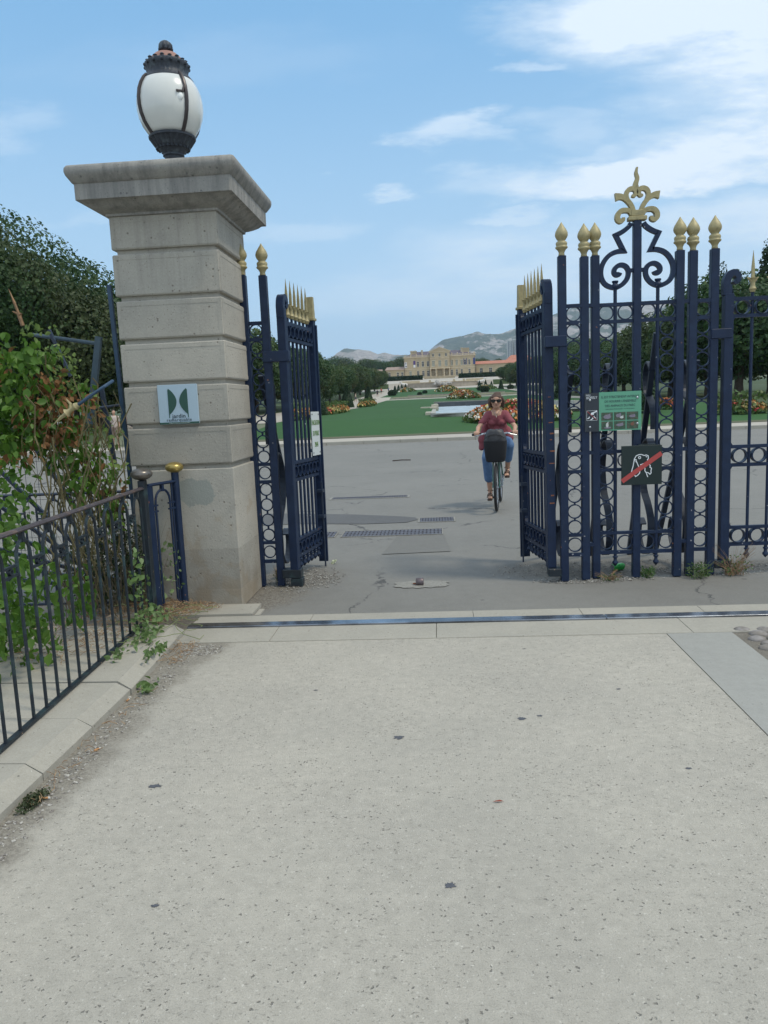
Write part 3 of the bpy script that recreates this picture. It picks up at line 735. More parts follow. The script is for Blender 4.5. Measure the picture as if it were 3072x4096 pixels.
# ---- lamp
LX, LY = -2.015, 6.31
lamp = thing("globe_lamp", "large egg-shaped white globe lamp with dark iron crown on top of the pillar", "lamp", (LX, LY, 3.385))
Z0 = 3.385
def ZL(z): return float(np.interp(z, [3.385, 3.70, 3.80, 4.225, 4.36, 4.552], [3.385, 3.625, 3.715, 4.128, 4.262, 4.432])) - 3.385
def zz_(L_): return [(r, ZL(z)) for r, z in L_]
mb = MB()
mb.lathe(zz_([(.09, 3.385), (.09, 3.40), (.07, 3.42), (.066, 3.56), (.068, 3.60), (.074, 3.625), (.086, 3.635), (.084, 3.65), (.092, 3.665), (.105, 3.69), (.11, 3.70)]), 32)
mb.build("stem", DARKM, lamp, smooth=True)
mb = MB()
mb.lathe(zz_([(.105, 3.695), (.122, 3.70), (.135, 3.715), (.150, 3.735), (.168, 3.765), (.178, 3.78)]), 96, flute=24, fa=.035)
mb.lathe(zz_([(.176, 3.777), (.187, 3.785), (.189, 3.80), (.181, 3.808)]), 48)
for i in range(24):
    a = 2 * math.pi * i / 24; mb.ball((.128 * math.cos(a), .128 * math.sin(a), ZL(3.705)), .012, 6, 5)
mb.build("bowl", DARKM, lamp, smooth=True)
GL = mat("opal_glass", (.66, .67, .64), .22, var=.04, vscale=3, coat=.3)
GLP = [(.165, 3.80), (.195, 3.835), (.228, 3.885), (.251, 3.945), (.262, 4.005), (.262, 4.06), (.252, 4.12), (.233, 4.17), (.206, 4.215), (.18, 4.24)]
mb = MB(); mb.lathe(zz_(GLP), 48); mb.build("globe", GL, lamp, smooth=2)
for i, a in enumerate((-43, 47, 137, 227)):
    a = R(a - 90); f = lambda r, z: ((r + .006) * math.cos(a), (r + .006) * math.sin(a), ZL(z))
    mb = MB(); mb.tube([f(r, z) for r, z in GLP], .0155, 8); mb.build("rib", mat("brown_iron_band", (.06, .05, .05), .4, metal=.4, var=.3), lamp, smooth=True)
a = R(47 - 90); a2 = R(30 - 90)
mb = MB(); mb.tube([(.262 * math.cos(a - .03), .262 * math.sin(a - .03), ZL(4.12)), (.266 * math.cos(a - .1), .266 * math.sin(a - .1), ZL(4.075)), (.268 * math.cos(a2), .268 * math.sin(a2), ZL(4.07))], .010, 6); mb.build("hook", MATS["brown_iron_band"], lamp)
mb = MB(); mb.ball((.2495 * math.cos(R(35 - 90)), .2495 * math.sin(R(35 - 90)), ZL(4.035)), (.034, .02, .034), 14, 10); mb.build("patch", mat("white_filler", (.82, .84, .82), .6), lamp, smooth=2)
mb = MB()
mb.lathe(zz_([(.196, 4.205), (.204, 4.212), (.205, 4.222), (.194, 4.232), (.186, 4.245), (.180, 4.252)]), 48)
mb.lathe(zz_([(.178, 4.245), (.165, 4.262), (.160, 4.285), (.168, 4.315), (.178, 4.335), (.174, 4.352), (.160, 4.362), (.145, 4.366)]), 128, flute=32, fa=.012)
for i in range(16):
    a = 2 * math.pi * i / 16 + .1; h_ = .014 if i % 2 else .026
    mb.lathe([(.016, 0), (.013, .008), (.018, .014), (.012, h_ * .8), (.003, h_)], 6, c=(.150 * math.cos(a), .150 * math.sin(a), ZL(4.360)))
    mb.ball((.174 * math.cos(a), .174 * math.sin(a), ZL(4.335)), .014, 7, 5)
mb.build("crown", DARKM, lamp, smooth=True)
mb = MB(); mb.lathe(zz_([(.140, 4.355), (.136, 4.375), (.118, 4.405), (.088, 4.435), (.05, 4.452)]), 32); mb.build("dome", mat("salmon_primer", (.30, .155, .12), .6, var=.15, vscale=10), lamp, smooth=2)
mb = MB(); mb.lathe(zz_([(.048, 4.448), (.036, 4.455), (.047, 4.470), (.056, 4.490), (.054, 4.512), (.042, 4.532), (.026, 4.546), (.008, 4.552)]), 40, flute=8, fa=.05)
for i in range(10):
    a = 2 * math.pi * i / 10; mb.ball((.049 * math.cos(a), .049 * math.sin(a), ZL(4.475)), .013, 6, 5)
mb.build("finial", DARKM, lamp, smooth=True)

lamp.scale = (.97, .97, 1)
# ---- plaque on the pillar
plq = thing("garden_plaque", "square pale plaque with two dark green half-leaf shapes lettered jardin remarquable", "sign", (-1.993, 5.895, 1.625))
mb = MB(); mb.box(-.157, .157, -.014, .002, -.152, .152, ch=.002); mb.build("plate", mat("plaque_blue_white", (.38, .49, .57), .35), plq)
mb = MB()
def crescent(sg):
    # straight inner-left edge, bulging curve
    xs_ = -.071 * sg
    P = [(xs_, .122)] + [(xs_ + sg * .060 * math.sin(math.pi * i / 14) ** .8, .122 - .196 * i / 14) for i in range(1, 14)] + [(xs_, -.076)]
    P += [(xs_, -.102), (xs_ - sg * .006, -.102), (xs_ - sg * .006, .11)] if sg > 0 else [(xs_, -.102), (xs_ - sg * .006, -.102), (xs_ - sg * .006, .11)]
    return P
for sg in (1, -1): mb.prism(crescent(sg), -.0165, -.0145)
mb.box(-.157, .157, -.0165, -.0145, -.150, -.136)
mb.build("emblem", GREENT, plq)
text("lettering", "jardin", .044, wallM(0, -.0165, -.090), INK, plq, bold=.0003, spacing=1.06)
text("lettering", "remarquable", .035, wallM(.0, -.0165, -.119), INK, plq, spacing=1.12)
text("lettering", "Ministère de la Culture et de la Communication", .0085, wallM(0, -.0168, -.143), WHITEP, plq)

# ================================================================ IRON GATES
FIN = [(.021, 0), (.025, .004), (.025, .012), (.022, .02), (.026, .034), (.036, .05), (.047, .058), (.050, .066), (.046, .073), (.041, .077), (.045, .086), (.046, .097), (.041, .108), (.031, .115), (.028, .119), (.036, .128), (.047, .145), (.052, .162), (.050, .178), (.043, .196), (.032, .214), (.020, .232), (.010, .248), (.002, .262)]
def finial(parent, x, y, z, m=GOLD):
    mb = MB(); mb.lathe([(r, q) for r, q in FIN], 20, c=(x, y, z)); return mb.build("finial", m, parent, smooth=2)
def post(parent, x, y, z1, w_=.065, z0=0.0, fin=True):
    mb = MB(); mb.box(x - w_ / 2, x + w_ / 2, y - w_ / 2, y + w_ / 2, z0, z1, ch=.004); o = mb.build("post", NAVY, parent)
    if fin: finial(o, x, y, z1)
    return o
RZ = [2.222, 1.009, .307]                       # frieze ring centres
RAILS = [(2.285, .030), (2.150, .028), (1.083, .028), (.930, .028), (.390, .026), (.222, .030)]
COLS = [2.150 - .0675 - .1335 * i for i in range(8)] + [.930 - .067 - .135 * i for i in range(4)]
def ringcol(mb, x, y, ro=.0625):
    for z in COLS[:-1] + [.43]: mb.box(x - .007, x + .007, y - .008, y + .008, z - .0775 if z != .43 else z - .05, z - .055 if z != .43 else z - .02)
    mb.box(x - .007, x + .007, y - .008, y + .008, 2.13, 2.15)
    for z in COLS: mb.ring((x, y, z), min(ro, .064), ro - .010, .020, 'y')
def frieze(mb, xs_, y, ro=.0625):
    for z in RZ:
        for x in xs_: mb.ring((x, y, z), ro, ro - .009, .022, 'y')
def rails(mb, x0, x1, y):
    for z, h_ in RAILS: mb.box(x0, x1, y - .016, y + .016, z - h_ / 2, z + h_ / 2)
DROP = [(.013, 0), (.013, -.02), (.022, -.026), (.022, -.034), (.014, -.040), (.014, -.06), (.024, -.072), (.025, -.084), (.016, -.096), (.003, -.112)]
def drop(mb, x, y, z): mb.lathe([(r, q) for r, q in DROP[::-1]], 10, c=(x, y, z))
SPEAR = [(.018, 0), (.021, .004), (.021, .012), (.026, .018), (.029, .026), (.024, .036), (.018, .05), (.017, .075), (.020, .095), (.030, .108), (.034, .112), (.012, .118)]
def spear(parent, x, y, z, m=GOLD, ax=(1, 0)):
    mb = MB(); mb.lathe(SPEAR, 14, c=(x, y, z))
    for s_ in (-1, 1):      # two flared lips in the plane of the gate
        mb.tube([(x + s_ * .01 * ax[0], y + s_ * .01 * ax[1], z + .085), (x + s_ * .026 * ax[0], y + s_ * .026 * ax[1], z + .105), (x + s_ * .047 * ax[0], y + s_ * .047 * ax[1], z + .116)], [.014, .012, .003], 8)
    mb.tube([(x, y, z + .11), (x, y, z + .20), (x, y, z + .33)], [.016, .0145, .001], 4)
    return mb.build("spearhead", m, parent, smooth=True)

def scrollpath(P, cx, sgn):
    return [(cx + sgn * (u - 525) / 3.686 * .002143, 2.936 - (v - 848) / 3.686 * .002143) for u, v in P]
def smoothpts(P, n=4):
    out = []
    for i in range(len(P) - 1):
        p0 = P[max(i - 1, 0)]; p1 = P[i]; p2 = P[i + 1]; p3 = P[min(i + 2, len(P) - 1)]
        for q in range(n):
            s_ = q / n
            out.append(tuple(.5 * ((2 * b) + (-a + c_) * s_ + (2 * a - 5 * b + 4 * c_ - d) * s_ ** 2 + (-a + 3 * b - 3 * c_ + d) * s_ ** 3) for a, b, c_, d in zip(p0, p1, p2, p3)))
    out.append(P[-1]); return out

# ---- right pier
def buttress(par, x, y, top=2.0, sp_=.9, dx=0.0, flip=1):
    mb = MB()
    mb.bar((x, y + .04, top), (x + dx, y + sp_, 0.0), .045, .03)
    mb.build("brace", DARKB, par)
    # flat scroll between brace and post
    P = [(.05, 1.05), (.17, 1.16), (.33, 1.10), (.42, .92), (.36, .70), (.22, .58), (.12, .44), (.14, .24), (.28, .13), (.46, .16), (.55, .30), (.48, .42), (.38, .38)]
    P = smoothpts(P, 4); mb = MB()
    for side in (0,):
        vs = []
        for (a, z) in P:
            vs.append((a, z))
        q = MB(); q.ribbon(vs, .014, .06)
        q.v = [(x + dx * .4 + v[1] * flip, y + .05 + v[0], v[2]) for v in q.v]
        mb.add(q.v, q.f)
    P = smoothpts([(.10, 1.75), (.20, 1.82), (.30, 1.74), (.28, 1.58), (.16, 1.50), (.06, 1.40), (.05, 1.25)], 4)
    q = MB(); q.ribbon(P, .014, .06); q.v = [(x + dx * .2 + v[1], y + .05 + v[0], v[2]) for v in q.v]; mb.add(q.v, q.f)
    mb.build("scroll", DARKB, par)
DARKB = mat("dark_navy_paint", (.018, .03, .055), .45, var=.25, vscale=8)
GY = 6.58
pier = thing("gate_pier", "tall navy openwork gate pier with six gold flame finials and gold crown, carrying two notices", "gate pier", (1.66, GY, 0))
def B(mb, name, m=NAVY, par=None, **k): return mb.build(name, m, par, world=True, **k)
def wpost(par, x, y, z1, w_=.065, fin=True):
    r_ = ROOT[par.name]; return post(par, x - r_[0], y - r_[1], z1, w_, fin=fin)
P1 = wpost(pier, 1.045, 6.50, 2.68); P2 = wpost(pier, 1.230, 6.54, 2.67)
P3 = wpost(pier, 1.325, GY, 2.68); P5 = wpost(pier, 2.000, GY, 2.685)
P6 = wpost(pier, 2.110, 6.60, 2.68); P7 = wpost(pier, 2.288, 6.62, 2.69)
PC = wpost(pier, 1.660, GY, 2.935, .062, fin=False)
mb = MB(); q = MB()
rails(mb, 1.07, 1.215, 6.52); frieze(mb, [1.1375], 6.52); ringcol(mb, 1.1375, 6.52); B(mb, "ring_panel", par=pier)
mb = MB(); rails(mb, 1.35, 1.98, GY); frieze(mb, [1.4125, 1.568, 1.752, 1.908], GY); ringcol(mb, 1.4125, GY); ringcol(mb, 1.905, GY); B(mb, "ring_panel", par=pier)
mb = MB(); rails(mb, 2.13, 2.265, 6.61); frieze(mb, [2.199], 6.61); ringcol(mb, 2.199, 6.61); B(mb, "ring_panel", par=pier)
mb = MB()
for (xa, xb, ya, yb) in ((1.262, 1.295, 6.545, 6.575), (2.03, 2.08, 6.585, 6.6)):
    for z in (2.285, 1.083, .30): mb = MB(); mb.box(xa - .01, xb + .01, ya - .012, yb + .012, z - .015, z + .015); B(mb, "link_bar", par=pier)
for xb in (1.487, 1.828):
    mb = MB(); mb.tube([(xb, GY, .20), (xb, GY, 2.40)], .0145, 10)
    mb.lathe([(.014, 0), (.026, .012), (.034, .024), (.034, .034), (.026, .046), (.018, .052), (.026, .062), (.026, .074)], 14, c=(xb, GY, 2.40)); drop(mb, xb, GY, .21)
    B(mb, "bar", par=pier, smooth=True)
for sgn in (1, -1):
    P = [(440, 880), (415, 920), (360, 965), (300, 1000), (232, 1028)]; P = smoothpts(P, 3) + [(340, 1245)]
    P2_ = smoothpts([(340, 1245), (250, 1250), (150, 1290), (75, 1370), (33, 1470), (33, 1580), (75, 1670), (150, 1720), (235, 1735), (320, 1700), (385, 1630), (408, 1550), (395, 1485), (355, 1445), (300, 1432), (250, 1450), (215, 1490), (212, 1535), (238, 1565), (272, 1560), (285, 1535)], 3)
    mb = MB(); pts = scrollpath(P + P2_[1:], 1.66, sgn); n_ = len(pts)
    mb.ribbon(pts, [.036] * (n_ - 8) + [.036, .036, .036, .038, .04, .042, .042, .036], .040, GY)
    B(mb, "scrollwork", par=pier, smooth=True)
mb = MB(); mb.box(1.585, 1.630, GY - .015, GY + .015, 2.535, 2.565); B(mb, "link_bar", par=pier); mb = MB(); mb.box(1.690, 1.735, GY - .015, GY + .015, 2.535, 2.565); B(mb, "link_bar", par=pier)
mb = MB()
mb.box(1.66 - .073, 1.66 + .073, GY - .036, GY + .036, 2.935, 2.968, ch=.004); mb.box(1.66 - .05, 1.66 + .05, GY - .03, GY + .03, 2.968, 3.015, ch=.004)
for sgn in (1, -1):
    for P, wd in (([(450, 770), (420, 720), (360, 705), (300, 715), (262, 760), (258, 815), (290, 850), (330, 835), (335, 800)], [.03, .034, .036, .038, .04, .038, .034, .03, .022]),
                  ([(478, 740), (455, 670), (410, 600), (350, 545), (290, 520), (228, 525)], [.030, .034, .036, .036, .044, .060]),
                  ([(478, 730), (440, 640), (395, 570), (375, 505), (395, 450), (440, 425), (490, 435), (505, 480), (485, 520), (450, 515)], [.02, .026, .03, .034, .036, .036, .036, .032, .026, .018])):
        pts = smoothpts(scrollpath(P, 1.66, sgn), 4)
        ws = list(np.interp(np.linspace(0, len(P) - 1, len(pts)), range(len(P)), wd))
        mb.ribbon(pts, ws, {9: .050, 6: .044, 10: .038}[len(P)], GY)
pts = smoothpts(scrollpath([(512, 440), (502, 370), (525, 290), (508, 220), (522, 145)], 1.66, 1), 4)
mb.ribbon(pts, list(np.interp(np.linspace(0, 4, len(pts)), range(5), [.046, .038, .030, .024, .012])), .032, GY)
B(mb, "crown", GOLD, par=pier, smooth=True)
for x, d in ((1.14, .0), (1.50, .06), (1.84, .10), (2.17, .02)):
    r0 = ROOT[pier.name]; buttress(pier, x - r0[0], GY + .03 - r0[1], 1.75 + d * 3, .95, dx=-.10 + d)
# pivot blocks and collar straps for the leaves
mb = MB(); mb.box(.90, 1.075, 6.455, 6.545, 1.962, 2.05, ch=.004); B(mb, "collar", par=pier)
mb = MB(); mb.box(2.26, 2.425, 6.575, 6.665, 1.975, 2.052, ch=.004); B(mb, "collar", par=pier)
mb = MB(); mb.box(.905, 1.012, 6.45, 6.56, .05, .115, ch=.004); B(mb, "pivot_block", NAVY2, par=pier)
mb = MB(); mb.box(2.322, 2.455, 6.58, 6.67, .055, .12, ch=.004); B(mb, "pivot_block", NAVY2, par=pier)
# ---- left pier
pierL = thing("gate_pier", "narrow navy gate pier of two gold-tipped posts standing against the stone pillar", "gate pier", (-1.51, 6.6, 0))
wpost(pierL, -1.600, 6.60, 2.685); wpost(pierL, -1.425, 6.61, 2.675)
mb = MB(); rails(mb, -1.57, -1.455, 6.605); frieze(mb, [-1.5125], 6.605, .057); ringcol(mb, -1.5125, 6.605, .057); B(mb, "ring_panel", par=pierL)
buttress(pierL, 0.0, .03, 1.85, .95, dx=.12, flip=-1)
mb = MB(); mb.box(-1.46, -1.235, 6.555, 6.655, 1.955, 2.045, ch=.004); B(mb, "collar", par=pierL)
mb = MB(); mb.box(-1.40, -1.235, 6.54, 6.66, .075, .15, ch=.004); mb.box(-1.33, -1.225, 6.54, 6.65, .0, .07, ch=.004); B(mb, "pivot_block", NAVY2, par=pierL)

# ---- pedestrian gate leaves
def leaf(label, loc, yaw, sagdeg, inner, nb=6, L_=.82, plates=True, ztop=2.50, pitch=None, finials='gold'):
    """inner = +1/-1: side (local y) that faces the gateway"""
    g = thing("gate_leaf", label, "gate", loc, yaw)
    g.rotation_euler = (0, R(sagdeg), yaw)
    # hinge stile with rolled top
    mb = MB(); mb.box(-.036, .036, -.036, .036, .115, 2.33, ch=.003)
    P = smoothpts([(-.02, 2.32), (-.02, 2.42), (.0, 2.475), (.035, 2.495), (.068, 2.475), (.074, 2.44), (.055, 2.418), (.04, 2.43)], 4)
    n_ = len(P); mb.ribbon(P, list(np.interp(np.linspace(0, 7, n_), range(8), [.05, .055, .055, .05, .045, .04, .034, .022])), .064)
    mb.box(-.036, .02, -.034, .034, 2.32, 2.40)
    for z in (2.285, 2.150, 1.083, .930, .390, .245):       # curved gussets
        pass
    mb.build("hinge_stile", NAVY, g, smooth=True)
    p = pitch or (L_ - .075) / (nb + 1)
    xs_ = [.055 + p * (i + 1) - .018 for i in range(nb)]
    rc = [xs_[0] - p / 2] + [x + p / 2 for x in xs_]
    ro = min(.062, p / 2 - .001)
    for (za, ha, zb, hb_, zr_) in ((2.285, .030, 2.150, .028, 2.2175), (1.083, .028, .930, .028, 1.0065), (.400, .026, .255, .030, .3275)):
        mb = MB()
        for z, h_ in ((za, ha), (zb, hb_)): mb.box(.034, L_ - .034, -.018, .018, z - h_ / 2, z + h_ / 2)
        for (z, s_) in ((za, 1), (zb, -1)):
            for (xe, d) in ((.034, 1), (L_ - .034, -1)):
                Pg = [(xe, z), (xe + d * .05, z)] + [(xe + d * (.05 - .05 * math.sin(R(90 * i / 5))), z + s_ * .085 * (1 - math.cos(R(90 * i / 5)))) for i in range(1, 6)]
                if d * s_ < 0: Pg = Pg[::-1]
                mb.prism(Pg, -.016, .016)
        for x in rc:
            mb.ring((x, 0, zr_), ro, ro - .008, .05, 'y', n=22); mb.box(x - .006, x + .006, -.008, .008, zr_ + ro - .006, za - .008); mb.box(x - .006, x + .006, -.008, .008, zb + .008, zr_ - ro + .006)
        mb.build("ring_frieze", NAVY, g)
    for i, x in enumerate(xs_):
        mb = MB(); mb.tube([(x, 0, .25), (x, 0, 2.345)], .0125, 10); drop(mb, x, 0, .242)
        b = mb.build("bar", NAVY, g, smooth=True)
        spear(b, x, 0, 2.335, GOLD if i != 1 or not plates else GOLD)
    if plates:
        mb = MB(); mb.box(L_ - .036, L_ + .036, -.030, .030, .09, 2.385, ch=.003); mb.box(L_ + .012, L_ + .036, -.045 * 1, .045, .055, 2.34)
        mb.build("meeting_stile", NAVY, g)
        mb = MB(); mb.box(L_ - .05, L_ + .045, -.042, .042, 2.38, 2.405, ch=.004)
        mb.add([(L_ - .036, -.03, 2.405), (L_ + .036, -.03, 2.405), (L_ + .036, .03, 2.405), (L_ - .036, .03, 2.405), (L_ - .026, -.028, 2.60), (L_ + .02, -.028, 2.60), (L_ + .02, .028, 2.60), (L_ - .026, .028, 2.60)], [(3, 2, 1, 0), (4, 5, 6, 7), (0, 1, 5, 4), (1, 2, 6, 5), (2, 3, 7, 6), (3, 0, 4, 7)])
        mb.build("gold_cap", GOLD, g)
        mb = MB(); mb.tube([(L_ - .07, inner * .045, .02), (L_ - .07, inner * .045, .85)], .008, 8); mb.box(L_ - .10, L_ - .03, min(0, inner * .06), max(0, inner * .06), .50, .53); mb.box(L_ - .10, L_ - .03, min(0, inner * .06), max(0, inner * .06), .75, .78)
        mb.build("drop_bolt", DARKB, g)
    return g
lL = leaf("narrow navy gate leaf standing open on the left, carrying a white notice", (-1.288, 6.58, 0), math.atan2(.83, .125), .7, -1)
lR = leaf("narrow navy pedestrian gate leaf standing open on the right behind the cyclist's side", (.938, 6.53, .0), math.atan2(.85, -.130), .7, 1)
lR['label'] = "narrow navy pedestrian gate leaf standing open beside the cyclist"
lC = leaf("wide closed navy gate leaf at the right edge, with gold spearheads along the top", (2.40, 6.62, 0), R(1.5), .0, 1, nb=9, L_=1.63, plates=True, pitch=.1585)
# rust chips on the right leaf
mb = MB(); rg = random.Random(9)
for _ in range(10):
    z = rg.choice([rg.uniform(.6, 1.9), rg.uniform(.9, 1.4)]); s_ = rg.uniform(.004, .012)
    mb.box(-.0385 - .0003, -.0365, -s_ * 2 + rg.uniform(-.02, .02), rg.uniform(.002, .02), z, z + s_)
mb.box(-.03, .02, -.0372, -.0362, 1.02, 1.042); mb.build("rust_patch", RUST, lR)

# ---- notices
ev = thing("evacuation_notice", "white notice with green capitals EVACUATION DU PUBLIC 20H45 on the left open gate leaf", "sign", (-1.288, 6.58, 0))
yw = math.atan2(.83, .125); ev.rotation_euler = (0, R(.7), yw)
mb = MB(); mb.box(.545, .790, -.040, -.036, 1.115, 1.525); mb.build("plate", WHITEP, ev)
TG = mat("olive_green_print", (.10, .22, .035), .5)
def evM(z): return Matrix.Translation((.668, -.0415, z)) @ Matrix.Rotation(R(90), 4, 'X')
text("lettering", "ÉVACUATION", .066, evM(1.42), TG, ev, sx=.60)
text("lettering", "DU PUBLIC", .066, evM(1.32), TG, ev, sx=.60)
text("lettering", "20H45", .066, evM(1.215), TG, ev, sx=.60)
mb = MB()
for x in (.57, .765):
    for z in (1.14, 1.50): mb.ring((x, -.0415, z), .007, .001, .004)
mb.box(.52, .81, -.036, -.018, 1.47, 1.50); mb.box(.52, .81, -.036, -.018, 1.15, 1.18)
mb.build("fixing", DARKB, ev)

fd = thing("feeding_ban_notice", "green and black notice forbidding feeding the park animals, with six bird pictures", "sign", (1.449, 6.50, 1.42), R(-1.2))
GRN = mat("mint_green_board", (.12, .36, .235), .45, var=.04); BLK = mat("charcoal_board", (.025, .033, .045), .4)
mb = MB(); mb.box(-.112, .228, -.010, 0, -.157, .160); mb.build("green_panel", GRN, fd)
mb = MB(); mb.box(-.228, -.114, -.010, 0, -.160, .157); mb.build("black_panel", BLK, fd)
LET = mat("white_print", (.75, .78, .8), .5)
for s_, z in (("IL EST STRICTEMENT INTERDIT", .118), ("DE NOURRIR L'ENSEMBLE", .082), ("DES ANIMAUX DU PARC", .046)):
    text("lettering", s_, .0262, wallM(.058, -.0105, z), INK, fd, sx=.84)
text("lettering", "Conformément à l'arrêté municipal n° 13 / 193 / SG article 2", .0095, wallM(.058, -.0105, .020), INK, fd)
text("lettering", "PARC", .016, wallM(-.199, -.0105, .139), LET, fd)
text("lettering", "BORELY", .0305, wallM(-.171, -.0105, .118), LET, fd, sx=.80)
mb = MB()
for x0 in (-.094, .008, .110):
    for z0 in (-.073, -.147): mb.box(x0, x0 + .093, -.0115, -.0095, z0, z0 + .066)
mb.build("picture", mat("bird_photo_dark_green", (.035, .085, .05), .5, var=.5, vscale=40, col2=(.09, .10, .07), thr=(.45, .55)), fd)
BIR = [mat("bird_grey", (.22, .20, .25), .6, var=.3, vscale=60), mat("bird_white", (.55, .57, .55), .6, var=.2, vscale=60), mat("bird_brown", (.20, .09, .06), .6, var=.3, vscale=60)]
for (cx, cz, a, b, mi) in ((-.047, -.043, .030, .018, 0), (.045, -.035, .022, .015, 0), (.070, -.05, .015, .01, 1), (.155, -.043, .026, .011, 0), (-.047, -.112, .011, .02, 1), (-.045, -.133, .03, .006, 0), (.055, -.112, .03, .012, 0), (.155, -.108, .014, .014, 2)):
    mb = MB(); P = [(cx + a * math.cos(2 * math.pi * i / 12), cz + b * math.sin(2 * math.pi * i / 12)) for i in range(12)]
    P[2] = (P[2][0] + a * .4, P[2][1] + b * .7); mb.prism(P, -.0128, -.0112); mb.build("bird_picture", BIR[mi], fd)
mb = MB()   # pictogram: a hand above three birds inside a frame
for (x0, x1, z0, z1) in ((-.213, -.127, -.068, -.066), (-.213, -.127, .012, .014), (-.213, -.211, -.068, .014), (-.129, -.127, -.068, .014)): mb.box(x0, x1, -.0115, -.0098, z0, z1)
mb.prism([(-.128, .016), (-.150, .004), (-.176, -.004), (-.184, -.024), (-.176, -.018), (-.172, -.030), (-.166, -.018), (-.158, -.024), (-.152, -.008), (-.128, .002)], -.0116, -.0098)
for (cx, cz, q) in ((-.198, -.046, 1), (-.172, -.055, 1.2), (-.146, -.042, -1)):
    mb.prism([(cx - .014 * q, cz - .008), (cx, cz - .008), (cx + .012 * q, cz + .002), (cx + .006 * q, cz + .014), (cx + .002 * q, cz + .003)], -.0116, -.0098)
mb.build("pictogram", LET, fd)
mb = MB(); mb.bar((-.208, -.0118, .008), (-.134, -.0118, -.062), .004, .002); mb.build("red_bar", mat("red_print", (.42, .045, .04), .5), fd)
mb = MB()
for x, z in ((-.186, .098), (-.186, -.122), (.196, .106), (.196, -.106)): mb.ball((x, -.012, z), (.010, .006, .010), 10, 6)
mb.build("screw_cap", STEEL, fd, smooth=2)

dg = thing("no_dogs_sign", "dark square sign with white outline of a dog's head crossed by a red bar", "sign", (1.682, 6.50, .968), R(-1.0))
mb = MB(); mb.box(-.164, .164, -.012, 0, -.163, .163, ch=.002); mb.box(-.02, .12, .0, .02, .165, .172); mb.build("plate", mat("very_dark_green_plate", (.009, .022, .022), .35), dg)
u0, v0 = 725, 1150; S_ = .328 / 660.0
def dgp(L_): return [(-.164 + (u - u0) * S_, .163 - (v - v0) * S_) for u, v in L_]
mb = MB()
for L_ in ([(960, 1425), (965, 1385), (945, 1380), (925, 1430), (915, 1490), (900, 1540), (888, 1590)], [(925, 1430), (935, 1370), (965, 1320), (1010, 1300), (1055, 1300), (1095, 1320), (1130, 1310), (1160, 1325), (1165, 1365), (1145, 1400)],
           [(1030, 1470), (1060, 1465), (1085, 1450)], [(965, 1400), (985, 1450), (1005, 1500), (1000, 1540), (1030, 1560), (1022, 1610), (985, 1650), (955, 1665), (930, 1620)],
           [(1165, 1455), (1195, 1490), (1190, 1520), (1215, 1535), (1205, 1580), (1210, 1610), (1190, 1635), (1165, 1610), (1130, 1600)], [(1095, 1500), (1110, 1540), (1105, 1570), (1130, 1610), (1155, 1680)], [(1120, 1335), (1145, 1345)]):
    mb.ribbon(dgp(L_), .0068, .0022, -.0132)
mb.ring((dgp([(1020, 1350)])[0][0], -.0132, dgp([(1020, 1350)])[0][1]), .012, .006, .0022)
mb.build("dog_outline", LET, dg)
mb = MB(); mb.ribbon([(-.160, -.131), (.160, .095)], .038, .0022, -.0146); mb.build("red_bar", mat("red_bar_paint", (.44, .065, .06), .5), dg)
# ================================================================ LOW RAILINGS ON THE LEFT
def arch_rail(name, label, p0, p1, z0, z1, n, m=NAVY2, top=RAILM, width=.045, phase=.5, group=None, dec=True):
    """low railing from p0 to p1 (xy): flat handrail, hoop arches, short ladders with rings between"""
    p0 = Vector((*p0, 0)); p1 = Vector((*p1, 0)); L_ = (p1 - p0).length; yaw = math.atan2(p1.y - p0.y, p1.x - p0.x)
    g = thing(name, label, "railing", (p0.x, p0.y, z0), yaw, group)
    h_ = z1 - z0
    mb = MB(); mb.tube([(0, 0, h_ - .012), (L_, 0, h_ - .012)], .0225, 10); mb.v = [(a, b, (h_ - .012) + (c_ - (h_ - .012)) * .55) for a, b, c_ in mb.v]
    mb.build("handrail", top, g, smooth=True)
    mb = MB(); mb.box(0, L_, -.014, .014, 0, .014); mb.build("bottom_rail", m, g)
    sp_ = L_ / n; r_ = sp_ * .25; bt = .0095
    for i in range(n):
        c_ = sp_ * (i + phase)
        P = [(c_ - r_, 0, .01), (c_ - r_, 0, h_ - .07 - r_)] + [(c_ - r_ * math.cos(R(a)), 0, h_ - .07 - r_ + r_ * 1.15 * math.sin(R(a))) for a in range(20, 180, 20)] + [(c_ + r_, 0, h_ - .07 - r_), (c_ + r_, 0, .01)]
        mb = MB(); mb.tube(P, bt, 6)
        mb.box(c_ - .012, c_ + .012, -.012, .012, h_ - .072, h_ - .02); mb.build("hoop", m, g, smooth=True)
        for xa in ((c_ + r_,) if i < n - 1 else ()):
            xb = xa + sp_ - 2 * r_; lad = MB()
            for z in (h_ - .17, h_ - .215): lad.box(xa, xb, -.009, .009, z - .006, z + .006)
            lad.ring(((xa + xb) / 2, 0, h_ - .1925), .018, .010, .016, 'y', 12); lad.build("ladder_ornament", m, g)
    return g
fr = arch_rail("low_railing", "long blue-green hoop-topped railing on the kerb, in front of the leafy climber", (-1.86, .6), (-2.13, 5.36), .09, 1.045, 17)
mb = MB(); mb.box(4.74, 4.82, -.022, .022, -.02, 1.0, ch=.003); pb = mb.build("end_post", NAVY2, fr)
mb = MB(); mb.ball((4.78, 0, 1.045), (.078, .078, .044), 24, 14); mb.build("knob", GREYM, fr, smooth=2)
fr2 = arch_rail("low_railing", "short blue hoop railing between the grey knob post and the stone pillar", (-2.15, 5.50), (-2.035, 5.80), .05, 1.05, 1, NAVY, NAVY)
